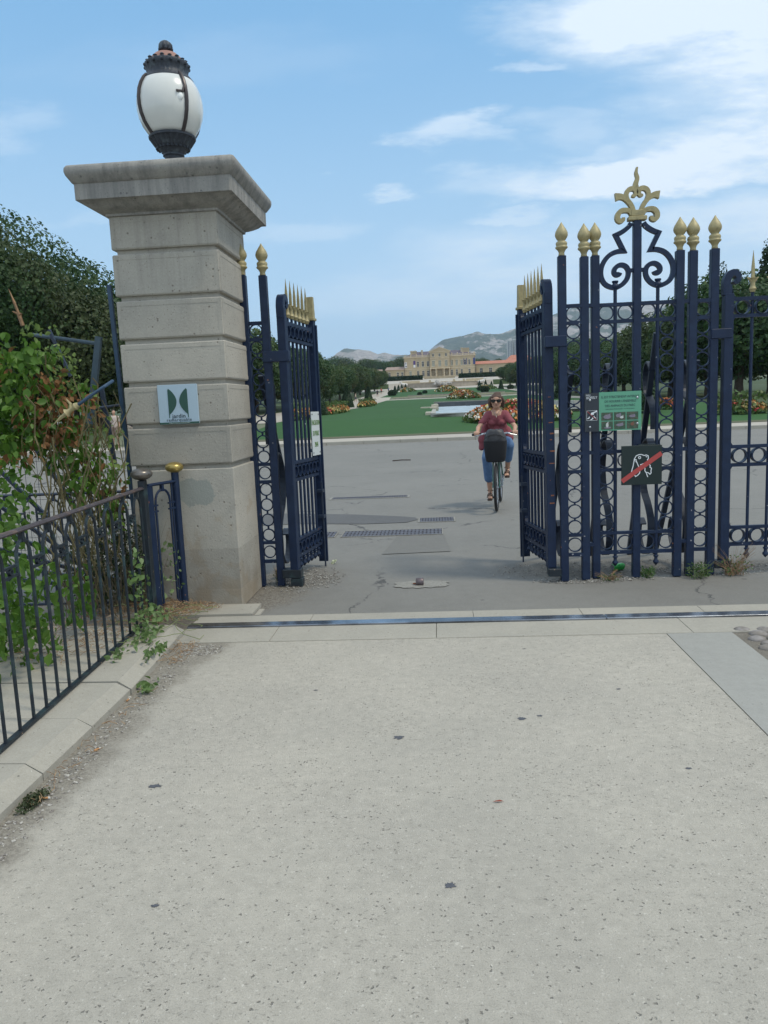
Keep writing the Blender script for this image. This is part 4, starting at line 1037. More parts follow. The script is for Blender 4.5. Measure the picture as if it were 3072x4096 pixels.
mb = MB(); mb.box(-.02, .03, -.02, .02, -.04, .985, ch=.003)
for z in (.83, .785): mb.box(.03, .1, -.008, .008, z - .006, z + .006); mb.box(.22, .3, -.008, .008, z - .006, z + .006)
mb.tube([(.052, 0, 0), (.052, 0, .98)], .008, 6); mb.tube([(.268, 0, 0), (.268, 0, .98)], .008, 6)
mb.build("end_bar", NAVY, fr2)
mb = MB(); mb.tube([(.32, 0, -.04), (.32, 0, 1.06)], .029, 16); mb.build("round_post", NAVY, fr2, smooth=True)
mb = MB(); mb.ball((.32, 0, 1.095), (.07, .07, .042), 24, 14); mb.build("knob", mat("brass_knob", (.40, .30, .10), .32, metal=.7, var=.25, vscale=12), fr2, smooth=2)
arch_rail("low_railing", "dark hoop-topped boundary railing seen through the climber, left of the stone pillar", (-5.6, 6.12), (-2.46, 6.12), .0, .95, 15, DARKB, DARKB)
# wire mesh
wm = MB()
for i in range(26): wm.tube([(-5.3 + i * .11, 6.35, 0), (-5.3 + i * .11, 6.35, 1.35)], .002, 3, cap=False)
for i in range(12): wm.tube([(-5.3, 6.35, .1 + i * .11), (-2.5, 6.35, .1 + i * .11)], .002, 3, cap=False)
tag(wm.build("wire_mesh", DARKB), "thin dark wire mesh panel behind the low railing left of the pillar", "wire mesh")
# collapsed tall railing
fl = thing("collapsed_railing", "bent blue railing collapsed at a slant under the climber beside the pillar, spearhead pointing down", "railing", (-3.0, 6.25, 0))
for (a, b) in (((-3.45, 1.48), (-2.62, -.02)), ((-3.26, 1.50), (-2.50, .05)), ((-3.72, 1.18), (-2.70, -.0)), ((-3.95, 1.02), (-2.75, .05)), ((-4.1, .80), (-2.72, .12)), ((-4.2, .60), (-2.70, .12)), ((-4.2, .42), (-2.7, .10)), ((-4.2, .26), (-2.7, .07))):
    mb = MB(); mb.bar((a[0], 6.22, a[1]), (b[0], 6.30, b[1]), .030, .026); mb.build("bar", DARKB, fl, world=True)
BLU = mat("faded_blue_paint", (.026, .062, .115), .5, var=.25, vscale=6)
mb = MB(); mb.tube([(-3.37, 6.4, 2.262), (-2.83, 6.4, 2.165)], .017, 10); B(mb, "tilted_rail", mat("greyed_blue_tube", (.055, .09, .115), .5, var=.15), par=fl, smooth=True)
mb = MB(); mb.bar((-2.80, 6.4, 2.22), (-2.945, 6.4, 1.50), .05, .04); B(mb, "tilted_post", MATS["greyed_blue_tube"], par=fl)
mb = MB(); mb.bar((-3.175, 6.3, 2.285), (-3.03, 6.3, 1.9), .024, .024); mb.bar((-2.775, 6.3, 1.80), (-2.72, 6.3, 1.15), .032, .03); mb.tube([(-2.86, 6.2, 1.62), (-2.52, 6.1, 1.645)], .011, 8); B(mb, "bent_bar", DARKB, par=fl)
mb = MB(); mb.bar((-2.527, 6.05, 2.575), (-2.470, 6.05, .0), .03, .03); B(mb, "leaning_upright", BLU, par=fl)
def nearer(mb, k_=.885):      # the bent spear sticks out in front of the foliage
    mb.v = [(x * k_, y * k_, 1.56 + (z - 1.56) * k_) for x, y, z in mb.v]
mb = MB(); mb.tube([(-2.44, 5.75, 1.82), (-2.455, 5.62, 1.775), (-2.56, 5.6, 1.71), (-2.665, 5.6, 1.645)], .0125, 10); nearer(mb); sb = B(mb, "bent_spear_shaft", BLU, par=fl, smooth=True)
mb = MB(); mb.lathe(SPEAR, 14, M=Matrix.Translation((-2.655, 5.6, 1.652)) @ Vector((-.86, 0, -.51)).to_track_quat('Z', 'Y').to_matrix().to_4x4())
mb.tube([(-2.74, 5.6, 1.60), (-2.80, 5.6, 1.56), (-2.87, 5.6, 1.505)], [.017, .013, .001], 6); mb.tube([(-2.72, 5.6, 1.61), (-2.715, 5.6, 1.66), (-2.745, 5.6, 1.70)], [.014, .012, .002], 6); nearer(mb)
B(mb, "spearhead", GOLD, par=fl, smooth=True)
mb = MB(); mb.tube([(-2.695, 5.0, 2.17), (-2.715, 5.0, 2.25)], .013, 8); mb.tube([(-2.70, 5.0, 2.24), (-2.755, 5.0, 2.265)], [.015, .003], 6); mb.tube([(-2.715, 5.0, 2.25), (-2.735, 5.0, 2.32), (-2.765, 5.0, 2.41)], [.009, .009, .001], 5); B(mb, "spearhead", GOLDR, par=fl)

# ================================================================ LEAVES
def leaves(name, pts, size, m, parent=None, seed=0, droop=.6, shape='leaf', jitter=.5, nrm=None, mul=None):
    """many separate small leaf faces"""
    rg = np.random.default_rng(seed); P = np.asarray(pts, float); n = len(P)
    sz = size * rg.uniform(1 - jitter, 1 + jitter * .8, n)[:, None] * (1 if mul is None else mul[:, None])
    if nrm is None: nz = rg.normal(size=(n, 3)); nz[:, 2] = np.abs(nz[:, 2]) * .7 + .15
    else: nz = np.asarray(nrm, float) + rg.normal(size=(n, 3)) * .55
    nz /= np.linalg.norm(nz, axis=1)[:, None] + 1e-9
    d = rg.normal(size=(n, 3)); d[:, 2] -= droop * 1.6
    d -= nz * (d * nz).sum(1)[:, None]; d /= np.linalg.norm(d, axis=1)[:, None] + 1e-9
    s_ = np.cross(nz, d)
    if shape == 'leaf':
        prof = [(0, 0, 0), (.30, .30, .07), (.62, .27, .05), (1.0, 0, -.12), (.62, -.27, .05), (.30, -.30, .07)]
        faces = [(0, 1, 2, 3), (0, 3, 4, 5)]
    else:
        prof = [(-.5, -.40, 0), (.4, -.5, 0), (.55, .38, 0), (-.38, .5, 0)]; faces = [(0, 1, 2, 3)]
    k_ = len(prof)
    V = np.empty((n, k_, 3))
    for i, (a, b, c_) in enumerate(prof): V[:, i] = P + d * a * sz + s_ * b * sz + nz * c_ * sz
    fl_ = np.array(faces); F = (fl_[None] + (np.arange(n) * k_)[:, None, None]).reshape(-1, 4)
    me = bpy.data.meshes.new(name); me.vertices.add(n * k_); me.vertices.foreach_set('co', V.reshape(-1))
    me.loops.add(F.size); me.loops.foreach_set('vertex_index', F.reshape(-1).astype(np.int32))
    me.polygons.add(len(F)); me.polygons.foreach_set('loop_start', np.arange(0, F.size, 4, dtype=np.int32)); me.update(); me.validate()
    return link(name, me, m, parent)
VINE = leafmat("climber_leaf", [(.075, .17, .022), (.10, .205, .028), (.16, .27, .05), (.055, .12, .018)], 2.5, .35, .45)
VDEAD = leafmat("dead_leaf", [(.22, .11, .045), (.30, .16, .065), (.16, .075, .035)], 3.0, .25, .8)
VPALE = leafmat("young_leaf", [(.17, .24, .06), (.13, .21, .05), (.24, .31, .13)], 3.0, .35, .6)
STEM = mat("vine_stem", (.13, .11, .05), .8, var=.3, vscale=10)
pxr = lambda x, y, Y: (lambda d: (d.x * Y / d.y, Y, 1.56 + d.z * Y / d.y))(CM.to_3x3() @ Vector(((x - 1536) / 3070, (2048 - y) / 3070, -1)))
def clump(regs, seed):
    rg = np.random.default_rng(seed); out = []
    for (c_, r_, n_) in regs:
        p = rg.normal(size=(n_, 3)); p /= np.linalg.norm(p, axis=1)[:, None]; p *= (rg.uniform(0, 1, n_) ** .38)[:, None]
        out.append(p * np.array(r_) + np.array(c_))
    return np.concatenate(out)
cl = thing("climbing_plant", "leafy green climber sprawling over the bent railing at the left edge, partly browned", "climber", (-2.9, 5.3, 0))
def off(P, o): return P - np.array(o)
CO = (-2.9, 5.3, 0)
g_regs = [((-3.0, 5.2, 1.72), (.42, .35, .36), 420), ((-3.15, 5.3, 1.48), (.50, .35, .26), 380), ((-2.88, 5.1, 1.95), (.20, .2, .20), 110), ((-2.75, 5.3, 2.02), (.13, .15, .10), 40), ((-2.70, 5.35, 1.42), (.16, .15, .32), 120), ((-2.58, 5.5, 1.2), (.16, .14, .25), 110),
          ((-2.62, 5.3, 1.12), (.10, .1, .22), 34), ((-2.50, 5.6, .85), (.08, .10, .30), 40), ((-2.60, 5.6, 1.72), (.14, .12, .14), 26), ((-2.48, 5.7, 1.02), (.08, .1, .28), 45),
          ((-2.78, 4.5, .40), (.26, .3, .38), 260), ((-2.45, 4.3, .45), (.17, .3, .42), 170), ((-2.62, 3.9, .42), (.24, .35, .42), 210), ((-2.45, 4.9, .35), (.10, .25, .25), 60), ((-2.88, 5.0, 1.12), (.12, .2, .45), 110), ((-2.74, 4.6, .85), (.10, .2, .3), 60)]
leaves("foliage", off(clump([(a_, b_, int(n_ * 1.5)) for a_, b_, n_ in g_regs], 1), CO), .062, VINE, cl, 1, droop=1.0)
d_regs = [((-2.72, 5.3, 1.74), (.16, .16, .20), 190), ((-2.66, 5.3, 1.50), (.15, .15, .22), 170), ((-2.80, 5.2, 1.55), (.18, .16, .30), 150), ((-2.56, 5.5, 1.60), (.12, .1, .16), 60), ((-2.92, 5.0, 1.98), (.10, .1, .22), 60), ((-2.55, 5.5, 1.1), (.12, .12, .26), 44), ((-2.85, 5.0, 1.32), (.2, .15, .08), 30), ((-2.47, 5.7, .95), (.12, .1, .16), 60), ((-3.0, 4.9, 2.05), (.08, .1, .12), 40)]
leaves("dead_foliage", off(clump([(a_, b_, int(n_ * .62)) for a_, b_, n_ in d_regs], 2), CO), .055, VDEAD, cl, 2, droop=1.0)
y_regs = [((-2.70, 5.4, 1.98), (.20, .15, .10), 60), ((-2.62, 5.4, 1.80), (.12, .1, .14), 50), ((-2.5, 5.6, 1.35), (.15, .1, .30), 60), ((-2.7, 5.2, 2.16), (.16, .1, .06), 24), ((-2.46, 5.75, 1.15), (.10, .1, .1), 26)]
leaves("young_foliage", off(clump(y_regs, 3), CO), .045, VPALE, cl, 3, droop=.4)
mb = MB(); rg = random.Random(4)
for _ in range(60):
    x, y = rg.uniform(-2.75, -2.42), rg.uniform(5.0, 5.7); z = rg.uniform(0, 1.0); P = [(x, y, z)]
    for _k in range(7):
        x += rg.uniform(-.07, .07); y += rg.uniform(-.03, .03); z += rg.uniform(.04, .2); P.append((x, y, z))
    if z > 2.0: continue
    mb.tube([(a - CO[0], b - CO[1], c_) for a, b, c_ in P], rg.uniform(.0015, .006), 4, cap=False)
mb.build("stems", STEM, cl)
# dark shrub and dry twigs behind the knob posts
sh = thing("shrub", "small dark leafy shrub with dry twigs behind the grey knob post", "shrub", (-2.6, 5.75, 0))
DSH = leafmat("dark_shrub_leaf", [(.028, .05, .02), (.04, .07, .025), (.07, .10, .035)], 3, .2)
CO2 = (-2.6, 5.75, 0)
leaves("foliage", off(clump([((-2.58, 5.85, .42), (.30, .2, .40), 1500), ((-2.36, 5.75, .35), (.13, .12, .35), 330), ((-2.85, 5.9, .3), (.25, .2, .30), 600)], 5), CO2), .03, DSH, sh, 5, droop=.2)
mb = MB(); rg = random.Random(6)
for _ in range(150):
    x, y = rg.uniform(-2.95, -2.28), rg.uniform(5.6, 5.95); a = rg.uniform(-.45, .45); l = rg.uniform(.3, .95)
    mb.tube([(x + 2.6, y - 5.75, 0), (x + 2.6 + a * .4 * l, y - 5.75, l * .5), (x + 2.6 + a * l, y - 5.75 + rg.uniform(-.05, .05), l)], [.003, .002, .0008], 3, cap=False)
mb.build("twigs", mat("dry_twig", (.16, .13, .08), .9, var=.3), sh)
vn = thing("trailing_vine", "light green vine trailing from the railing foot across the kerb stones", "vine", (-2.0, 4.8, .09))
CO3 = (-2.0, 4.8, .09)
pts = clump([((-2.02, 5.0, .17), (.11, .26, .10), 120), ((-1.95, 4.75, .12), (.09, .25, .05), 60), ((-2.10, 5.1, .40), (.06, .15, .25), 60), ((-1.80, 4.55, .10), (.05, .25, .02), 36), ((-1.70, 4.1, .03), (.04, .12, .02), 30), ((-2.0, 4.4, .11), (.04, .12, .03), 24), ((-2.08, 5.62, .35), (.10, .08, .30), 60)], 8)
leaves("foliage", off(pts, CO3), .042, leafmat("vine_leaf", [(.11, .19, .05), (.16, .25, .09), (.25, .32, .17)], 3, .3), vn, 8, droop=.3)
mb = MB(); rg = random.Random(8)
for _ in range(22):
    x, y, z = rg.uniform(-2.1, -1.9), rg.uniform(4.8, 5.6), .1; a = rg.uniform(-1.9, -.9); P = [(x, y, z)]
    for _k in range(8):
        a += rg.uniform(-.6, .6); x += .055 * math.cos(a); y += .055 * math.sin(a); x = min(x, -1.66); z = max((.09 if x < -1.84 else .012), z + rg.uniform(-.03, .03)); P.append((x, y, z))
    mb.tube([(a_ + 2.0, b - 4.8, c_ - .09) for a_, b, c_ in P], .0022, 4, cap=False)
mb.build("stems", mat("green_stem", (.20, .24, .10), .7, var=.2), vn)
# weeds at the pier feet
WD = leafmat("weed_leaf", [(.05, .12, .03), (.09, .16, .05), (.16, .20, .07)], 6, .3)
def weed(x, y, r_, h_, n_, label, dry=0):
    g = thing("weed", label, "weed", (x, y, 0), group="weeds at the gate pier feet")
    leaves("foliage", clump([((0, 0, h_ * .45), (r_, r_ * .7, h_ * .55), n_)], abs(int(x * 100))), .022, WD, g, abs(int(x * 77)), droop=.1)
    mb = MB(); rg = random.Random(int(x * 50))
    for _ in range(16 + dry):
        a = rg.uniform(0, 6.28); l = h_ * rg.uniform(.5, 1.6 if dry else 1.1)
        mb.tube([(rg.uniform(-.5, .5) * r_, rg.uniform(-.3, .3) * r_, 0), (r_ * .5 * math.cos(a), r_ * .4 * math.sin(a), l * .6), (r_ * 1.1 * math.cos(a), r_ * .8 * math.sin(a), l)], [.0018, .0014, .0006], 3, cap=False)
    mb.build("stalks", STRAW if dry else MATS["green_stem"], g)
weed(1.415, 6.50, .11, .05, 60, "flat olive weed at the foot of the second pier post", 20)
weed(1.755, 6.55, .07, .10, 130, "small bright green weed beside the crown post foot")
weed(2.16, 6.50, .12, .13, 230, "broad green weed clump between the pier's right-hand posts")
weed(2.47, 6.57, .16, .17, 110, "tall dry grassy weed below the hinge of the closed gate", 60)
weed(-1.47, 6.72, .05, .12, 60, "dry stalks between the two posts of the left pier", 30)
mo = thing("moss", "dark green moss tuft in the gap of the broken kerb at lower left", "moss", (-1.70, 2.84, .004))
leaves("foliage", clump([((0, 0, .01), (.045, .11, .012), 700)], 3), .011, leafmat("moss_leaf", [(.05, .07, .03), (.07, .09, .04), (.10, .11, .06)], 9, .1), mo, 3, droop=0)

# ================================================================ TREES
BARK = mat("tree_bark", (.075, .06, .045), .9, var=.35, vscale=3, bump=.5, bscale=20)
LA = leafmat("plane_leaf_green", [(.030, .072, .022), (.044, .095, .028), (.085, .14, .042), (.07, .085, .032)], .30, .28)
LB = leafmat("plane_leaf_olive", [(.045, .085, .024), (.066, .108, .030), (.125, .16, .05), (.12, .11, .04)], .30, .28)
LD = leafmat("evergreen_leaf", [(.018, .045, .016), (.026, .060, .020), (.05, .085, .03)], .5, .15)
def crown(rg, rx, ry, rz, zc, nl, leaf, m, parent, nlob=13, core=True, seed=0, box=0.0):
    """crown of lumpy lobes with many leaf faces spread through the shell"""
    lob = [((0, 0, zc), (rx * .80, ry * .80, rz * .80))]
    for i in range(nlob):
        a = rg.uniform(0, 2 * math.pi); e = rg.uniform(-.75, 1.0); ce = math.sqrt(max(0, 1 - e * e * .8))
        q = rg.uniform(.30, .48)
        lob.append(((rx * .66 * math.cos(a) * ce, ry * .66 * math.sin(a) * ce, zc + rz * .64 * e), (rx * q, ry * q, rz * q)))
    vol = np.array([r_[0] * r_[1] for c_, r_ in lob]); cnt = (nl * vol / vol.sum()).astype(int)
    P = []; Nn = []
    for (c_, r_), n_ in zip(lob, cnt):
        p = rg.normal(size=(n_, 3)); p /= np.linalg.norm(p, axis=1)[:, None]; Nn.append(p.copy())
        s_ = rg.uniform(.86, 1.10, n_)[:, None]
        P.append(p * s_ * np.array(r_) + np.array(c_))
    P = np.concatenate(P); Nn = np.concatenate(Nn)
    # drop faces well inside other lobes
    keep = np.ones(len(P), bool)
    for c_, r_ in lob:
        keep &= (((P - np.array(c_)) / (np.array(r_) * .80)) ** 2).sum(1) > 1
    P = P[keep]; Nn = Nn[keep]; mul = np.ones(len(P))
    Q = []; QN = []
    for (c_, r_) in lob:      # sparser big inner foliage so the crown is dense
        n_ = max(60, int(nl * .22 * r_[0] * r_[1] / vol.sum())); p = rg.normal(size=(n_, 3)); p /= np.linalg.norm(p, axis=1)[:, None]
        Q.append(p * rg.uniform(.62, .84, n_)[:, None] * np.array(r_) + np.array(c_)); QN.append(p)
    P = np.concatenate([P] + Q); Nn = np.concatenate([Nn] + QN); mul = np.concatenate([mul, np.full(len(P) - len(mul), 1.9)])
    return leaves("crown", P, leaf, m, parent, seed, droop=.3, shape='leaf', nrm=Nn * .8 + np.array([0, 0, .25]), mul=mul)
def trunk(h_, r_, parent, limbs=5, rg=random, spread=1.5, up=2.6):
    mb = MB(); mb.tube([(0, 0, -.3), (.03, .02, h_ * .3), (-.04, .03, h_ * .7), (0, 0, h_)], [r_ * 1.35, r_, r_ * .85, r_ * .7], 10)
    for i in range(limbs):
        a = 2 * math.pi * i / limbs + rg.uniform(-.3, .3)
        mb.tube([(0, 0, h_ * .85), (spread * .4 * math.cos(a), spread * .4 * math.sin(a), h_ + up * .35), (spread * math.cos(a), spread * math.sin(a), h_ + up)], [r_ * .55, r_ * .35, r_ * .15], 7)
    return mb.build("trunk", BARK, parent, smooth=True)
def tree(label, x, y, rx, rz, zc, nl, leaf, m, seed, th=2.2, group=None, ry=None):
    g = thing("tree", label, "tree", (x, y, T(y)), group=group)
    crown(np.random.default_rng(seed), rx, ry or rx, rz, zc, nl, leaf, m, g, seed=seed); trunk(th + .6, .26, g, spread=rx * .5, up=zc - th)
    return g
# big near tree, left
tree("huge rounded dark tree rising at the left edge behind the climber", -28.0, 44.5, 9.6, 6.8, 7.6, 80000, .21, LA, 11, th=2.0)
tree("dense tree beside the huge one, showing between it and the pillar", -22.6, 50.5, 5.8, 4.0, 4.6, 34000, .21, LA, 12, th=1.8)
G_L = "tall clipped trees in the left avenue"; G_R = "tall clipped trees in the right avenue"
vars_ = []
for i in range(4):
    vars_.append(tree("x", 0, 0, 5.3, 4.3, 5.2, 14000, .30, LA if i % 2 else LB, 20 + i, th=2.4, group=G_L))
first = {}
def put(i, x, y, s_, lab, grp, rz, sx=1.0):
    src = vars_[i % 4]
    if i % 4 not in first: o = src; first[i % 4] = 1
    else: o = copy_tree(src)
    o.location = (x, y, T(y)); o.rotation_euler = (0, 0, rz); o.scale = (s_ * sx, s_ * sx, s_)
    o['label'] = lab; o['group'] = grp
    return o
rg = random.Random(12); k_ = 0
yl = [62, 70.5, 79, 88, 97, 107, 117, 128, 140, 152, 165, 179, 194, 210, 227, 245, 263]
for i, y in enumerate(yl):
    s_ = float(np.interp(y, [60, 110, 280], [1.04, .88, .74])) * rg.uniform(.94, 1.08)
    lab = ("leafy avenue tree showing through the rings of the left gate pier" if i == 1 else "leafy avenue tree directly right of the left open gate leaf" if i == 4 else "last and smallest tree of the left avenue, nearest the palace" if i == len(yl) - 1 else "leafy tree in the left avenue beside the garden")
    put(k_, -20.6 - rg.uniform(-.4, .4), y, s_, lab, G_L, rg.uniform(0, 6), 1.12); k_ += 1
for i, y in enumerate([57, 72, 90, 110, 135, 165, 200, 240]):
    put(k_, -31.5 - rg.uniform(-1, 1), y, float(np.interp(y, [60, 240], [1.1, .95])), "tree of the second row behind the left avenue", G_L, rg.uniform(0, 6)); k_ += 1
yr = [64, 73, 83, 93, 104, 116, 128, 141, 155, 170, 186, 203, 221, 240, 258]
for i, y in enumerate(yr):
    s_ = float(np.interp(y, [60, 75, 110, 280], [1.08, .95, .88, .74])) * rg.uniform(.94, 1.08)
    lab = ("leafy tree seen behind the closed gate leaf at the right edge" if i == 0 else "last and smallest tree of the right avenue, nearest the palace" if i == len(yr) - 1 else "leafy tree in the right avenue beside the garden")
    put(k_, 24.6 + rg.uniform(-.5, .5), y, s_, lab, G_R, rg.uniform(0, 6), 1.12); k_ += 1
for i, (x, y) in enumerate([(35, 62), (44, 66), (35.5, 78), (36, 96), (37, 118), (50, 90), (37, 145), (37.5, 178), (37, 215), (52, 55)]):
    put(k_, x, y, 1.08, "tree of the second row behind the right avenue", G_R, rg.uniform(0, 6)); k_ += 1
for i, (x, y) in enumerate([(-44, 56), (-47, 70), (-42, 88), (-62, 60), (-60, 80), (-58, 110), (60, 75), (62, 110), (70, 60)]):
    put(k_, x, y, 1.2, "tree far to the side of the park avenues", "trees far to the side", rg.uniform(0, 6)); k_ += 1
# dark poplars at the right edge
for (x, y, h_, lab) in ((29.0, 70, 13.2, "tall narrow dark poplar at the top right edge"), (27.2, 78, 12.0, "shorter narrow dark poplar left of the tall one at the right edge"), (25.0, 66, 9.5, "low pointed dark tree behind the closed gate's first spearhead")):
    g = thing("poplar", lab, "tree", (x, y, T(y)))
    crown(np.random.default_rng(int(x * 10)), 1.5, 1.5, h_ * .45, h_ * .55, 5200, .26, LD, g, nlob=16, seed=int(x)); trunk(2.2, .18, g, spread=.5)
# clipped yews
YEW = leafmat("yew_leaf", [(.014, .038, .014), (.020, .050, .018), (.035, .07, .025)], 1.0, .1)
def cone_pts(rg, h_, r_, n_):
    z = rg.uniform(0, 1, n_) ** 1.35; a = rg.uniform(0, 2 * math.pi, n_); q = r_ * (1 - z) ** .82 * rg.uniform(.9, 1.04, n_) + .03
    P = np.stack([q * np.cos(a), q * np.sin(a), .12 + z * h_], 1); N_ = np.stack([np.cos(a), np.sin(a), np.full(n_, .5)], 1); return P, N_
def yew_mesh(name):
    g = thing(name, "x", "clipped shrub", (0, 0, 0), group="clipped cone shrubs"); P, N_ = cone_pts(np.random.default_rng(3), 2.0, .62, 3800)
    leaves("foliage", P, .10, YEW, g, 3, droop=0, nrm=N_, shape='quad')
    mb = MB(); mb.lathe([(.5, .15), (.45, .5), (.3, 1.1), (.15, 1.6), (.03, 1.95)], 12); mb.build("dark_core", mat("dark_core_fill", (.012, .022, .010), 1), g)  # solid dark core stands in for the shaded inside of the shrub
    return g
yew = yew_mesh("cone_shrub")
cones = [(-9.35, 61, 1.12, "tall dark cone shrub hard against the left open gate leaf"), (-10.6, 92, 1.3, "large dark cone shrub at the end of the left flower border"), (-11.0, 126, 1.3, "dark cone shrub farther along the left avenue, beside the last orange flowers"),
         (-10.49, 200, 1.0, "lone clipped cone nearest the viewer left of the terrace"), (-11.4, 238, .95, "slim clipped cone left of the terrace, behind the nearest"), (-11.58, 266, .9, "farthest clipped cone left of the terrace"), (-9.6, 249, 1.0, "clipped cone closest to the left end of the terrace wall"),
         (13.6, 244, 1.05, "clipped cone closest to the right end of the terrace wall"), (14.65, 230, 1.05, "second clipped cone right of the terrace"), (15.9, 224, .95, "third clipped cone right of the terrace"), (16.6, 200, 1.15, "large clipped cone beside the right avenue trees"),
         (10.9, 41.5, 1.28, "tall dark cone shrub seen through the right gate pier"), (14.2, 90, 1.3, "dark cone shrub on the lawn edge behind the right gate leaf")]
for i, (x, y, s_, lab) in enumerate(cones):
    o = yew if i == 0 else copy_tree(yew); o.location = (x, y, T(y)); o.scale = (s_, s_, s_); o['label'] = lab
bsh = thing("round_bush", "x", "bush", (0, 0, 0), group="round clipped bushes")
leaves("foliage", (lambda p: p / np.linalg.norm(p, axis=1)[:, None] * np.random.default_rng(2).uniform(.9, 1.03, 1600)[:, None] * np.array([1, 1, .75]) + np.array([0, 0, .6]))(np.random.default_rng(1).normal(size=(1600, 3))), .17, YEW, bsh, 4, droop=0, shape='quad')
for i, (x, y, s_, lab) in enumerate([(-10.2, 181, 1.0, "round dark bush left of the upper lawn"), (11.2, 196, .85, "smaller round bush right of the upper lawn, the farther one"), (11.1, 178, 1.0, "larger round bush right of the upper lawn, the nearer one"), (19.0, 200, .85, "round bush under the right avenue"), (-3.6, 172, .55, "small rusty bush on the terrace steps, nearest"), (-2.7, 190, .6, "small rusty bush on the terrace steps, farther")]):
    o = bsh if i == 0 else copy_tree(bsh); o.location = (x, y, T(y)); o.scale = (s_,) * 3; o['label'] = lab
# ================================================================ FLOWER BEDS
FC = [mat("orange_petal", (.50, .19, .05), .7, var=.3, vscale=3), mat("red_petal", (.33, .04, .03), .7, var=.3, vscale=3), mat("yellow_petal", (.55, .44, .17), .7, var=.3, vscale=3), mat("white_petal", (.70, .70, .62), .7, var=.1, vscale=3)]
FG = leafmat("flower_bed_leaf", [(.06, .12, .03), (.09, .15, .04), (.16, .19, .07)], .8, .25)
PINKY = mat("orange_brown_petal", (.52, .26, .08), .8, var=.3, vscale=3)
def bed(label, cx, cy, rx, ry, h_, n_, mix, seed, leaf=.16, rot=0.0, extra=0, flat=False):
    g = thing("flower_bed", label, "flower bed", (cx, cy, T(cy)), rot); rg_ = np.random.default_rng(seed)
    slope = (T(cy + ry) - T(cy - ry)) / (2 * ry) if rot == 0 else 0
    def P(n_, lift):
        a = rg_.uniform(0, 2 * math.pi, n_); q = np.sqrt(rg_.uniform(0, 1, n_)); x, y = rx * q * np.cos(a), ry * q * np.sin(a)
        z = h_ * (1 - q ** (6 if flat else 2.2)) + lift + rg_.uniform(-.08, .08, n_) + slope * y + .12
        return np.stack([x, y, z], 1)
    leaves("foliage", P(n_, 0), leaf * 1.2, FG, g, seed, droop=0, shape='quad')
    for (mi, f) in mix:
        pts = P(int(n_ * f), .10); q_ = mi if isinstance(mi, int) else 5
        # flowers grow in drifts of one colour
        nz_ = np.array([mn.noise(Vector((p[0] * .9 + q_ * 7.3, p[1] * .5, q_ * 3.1))) for p in pts]); pts = pts[nz_ > -.08]
        leaves("flowers", pts, leaf, mi if not isinstance(mi, int) else FC[mi], g, seed + (mi if isinstance(mi, int) else 9), droop=0, shape='quad')
    if extra:
        a = rg_.uniform(0, 2 * math.pi, extra); q = np.sqrt(rg_.uniform(0, .8, extra))
        pp = np.stack([rx * q * np.cos(a), ry * q * np.sin(a), rg_.uniform(.3, h_ + .75, extra)], 1); leaves("tall_plants", pp, .22, FG, g, seed + 20, droop=1, shape='leaf')
    return g
bed("mounded bed of orange, red and yellow flowers behind the cyclist", 4.1, 40.3, 2.75, 2.6, .75, 2600, [(0, .5), (1, .2), (2, .55), (3, .28)], 1, .13)
bed("low round bed of red and orange flowers beyond the pool", 4.75, 136, 2.95, 4.5, 1.25, 1500, [(0, .5), (1, .28), (2, .4), (3, .25)], 2, .26)
bed("farthest flower mound before the terrace wall", 2.9, 206, 3.3, 6, 1.3, 900, [(0, .5), (2, .4), (3, .2)], 3, .34)
bed("orange flower border just right of the left gate leaf", -8.9, 68, .9, 7.5, .35, 2200, [(0, .7), (2, .45), (1, .2)], 4, .16, extra=500, flat=True)
bed("second orange flower border, between the two large cone shrubs", -9.6, 108, .9, 11, .35, 1200, [(0, .8), (2, .4)], 5, .24, extra=420, flat=True)
bed("flower bed seen through the left gate pier", -9.0, 52, .8, 5, .4, 1500, [(0, .6), (2, .5), (1, .2)], 6, .14, extra=300, flat=True)
bed("bed of white, yellow and red flowers behind the closed gate leaf at right", 14.6, 38.5, 1.5, .9, .35, 700, [(2, .45), (1, .22), (3, .3), (0, .25)], 7, .12, extra=250)
bed("orange flowers beside the tall cone shrub behind the right pier", 12.4, 43.5, 1.0, .9, .3, 350, [(0, .8), (1, .3)], 8, .13)
bed("red flower patch left of the tall cone shrub behind the right pier", 9.3, 44.5, .6, .8, .3, 220, [(1, .9), (0, .5)], 9, .13)
bed("pale shrubby bed around the left terrace cones", -8.6, 232, 2.6, 12, .8, 600, [(PINKY, .4), (3, .3)], 10, .34)
bed("pale shrubby bed around the right terrace cones", 14.2, 222, 2.8, 12, .8, 600, [(PINKY, .4), (3, .2)], 11, .34)
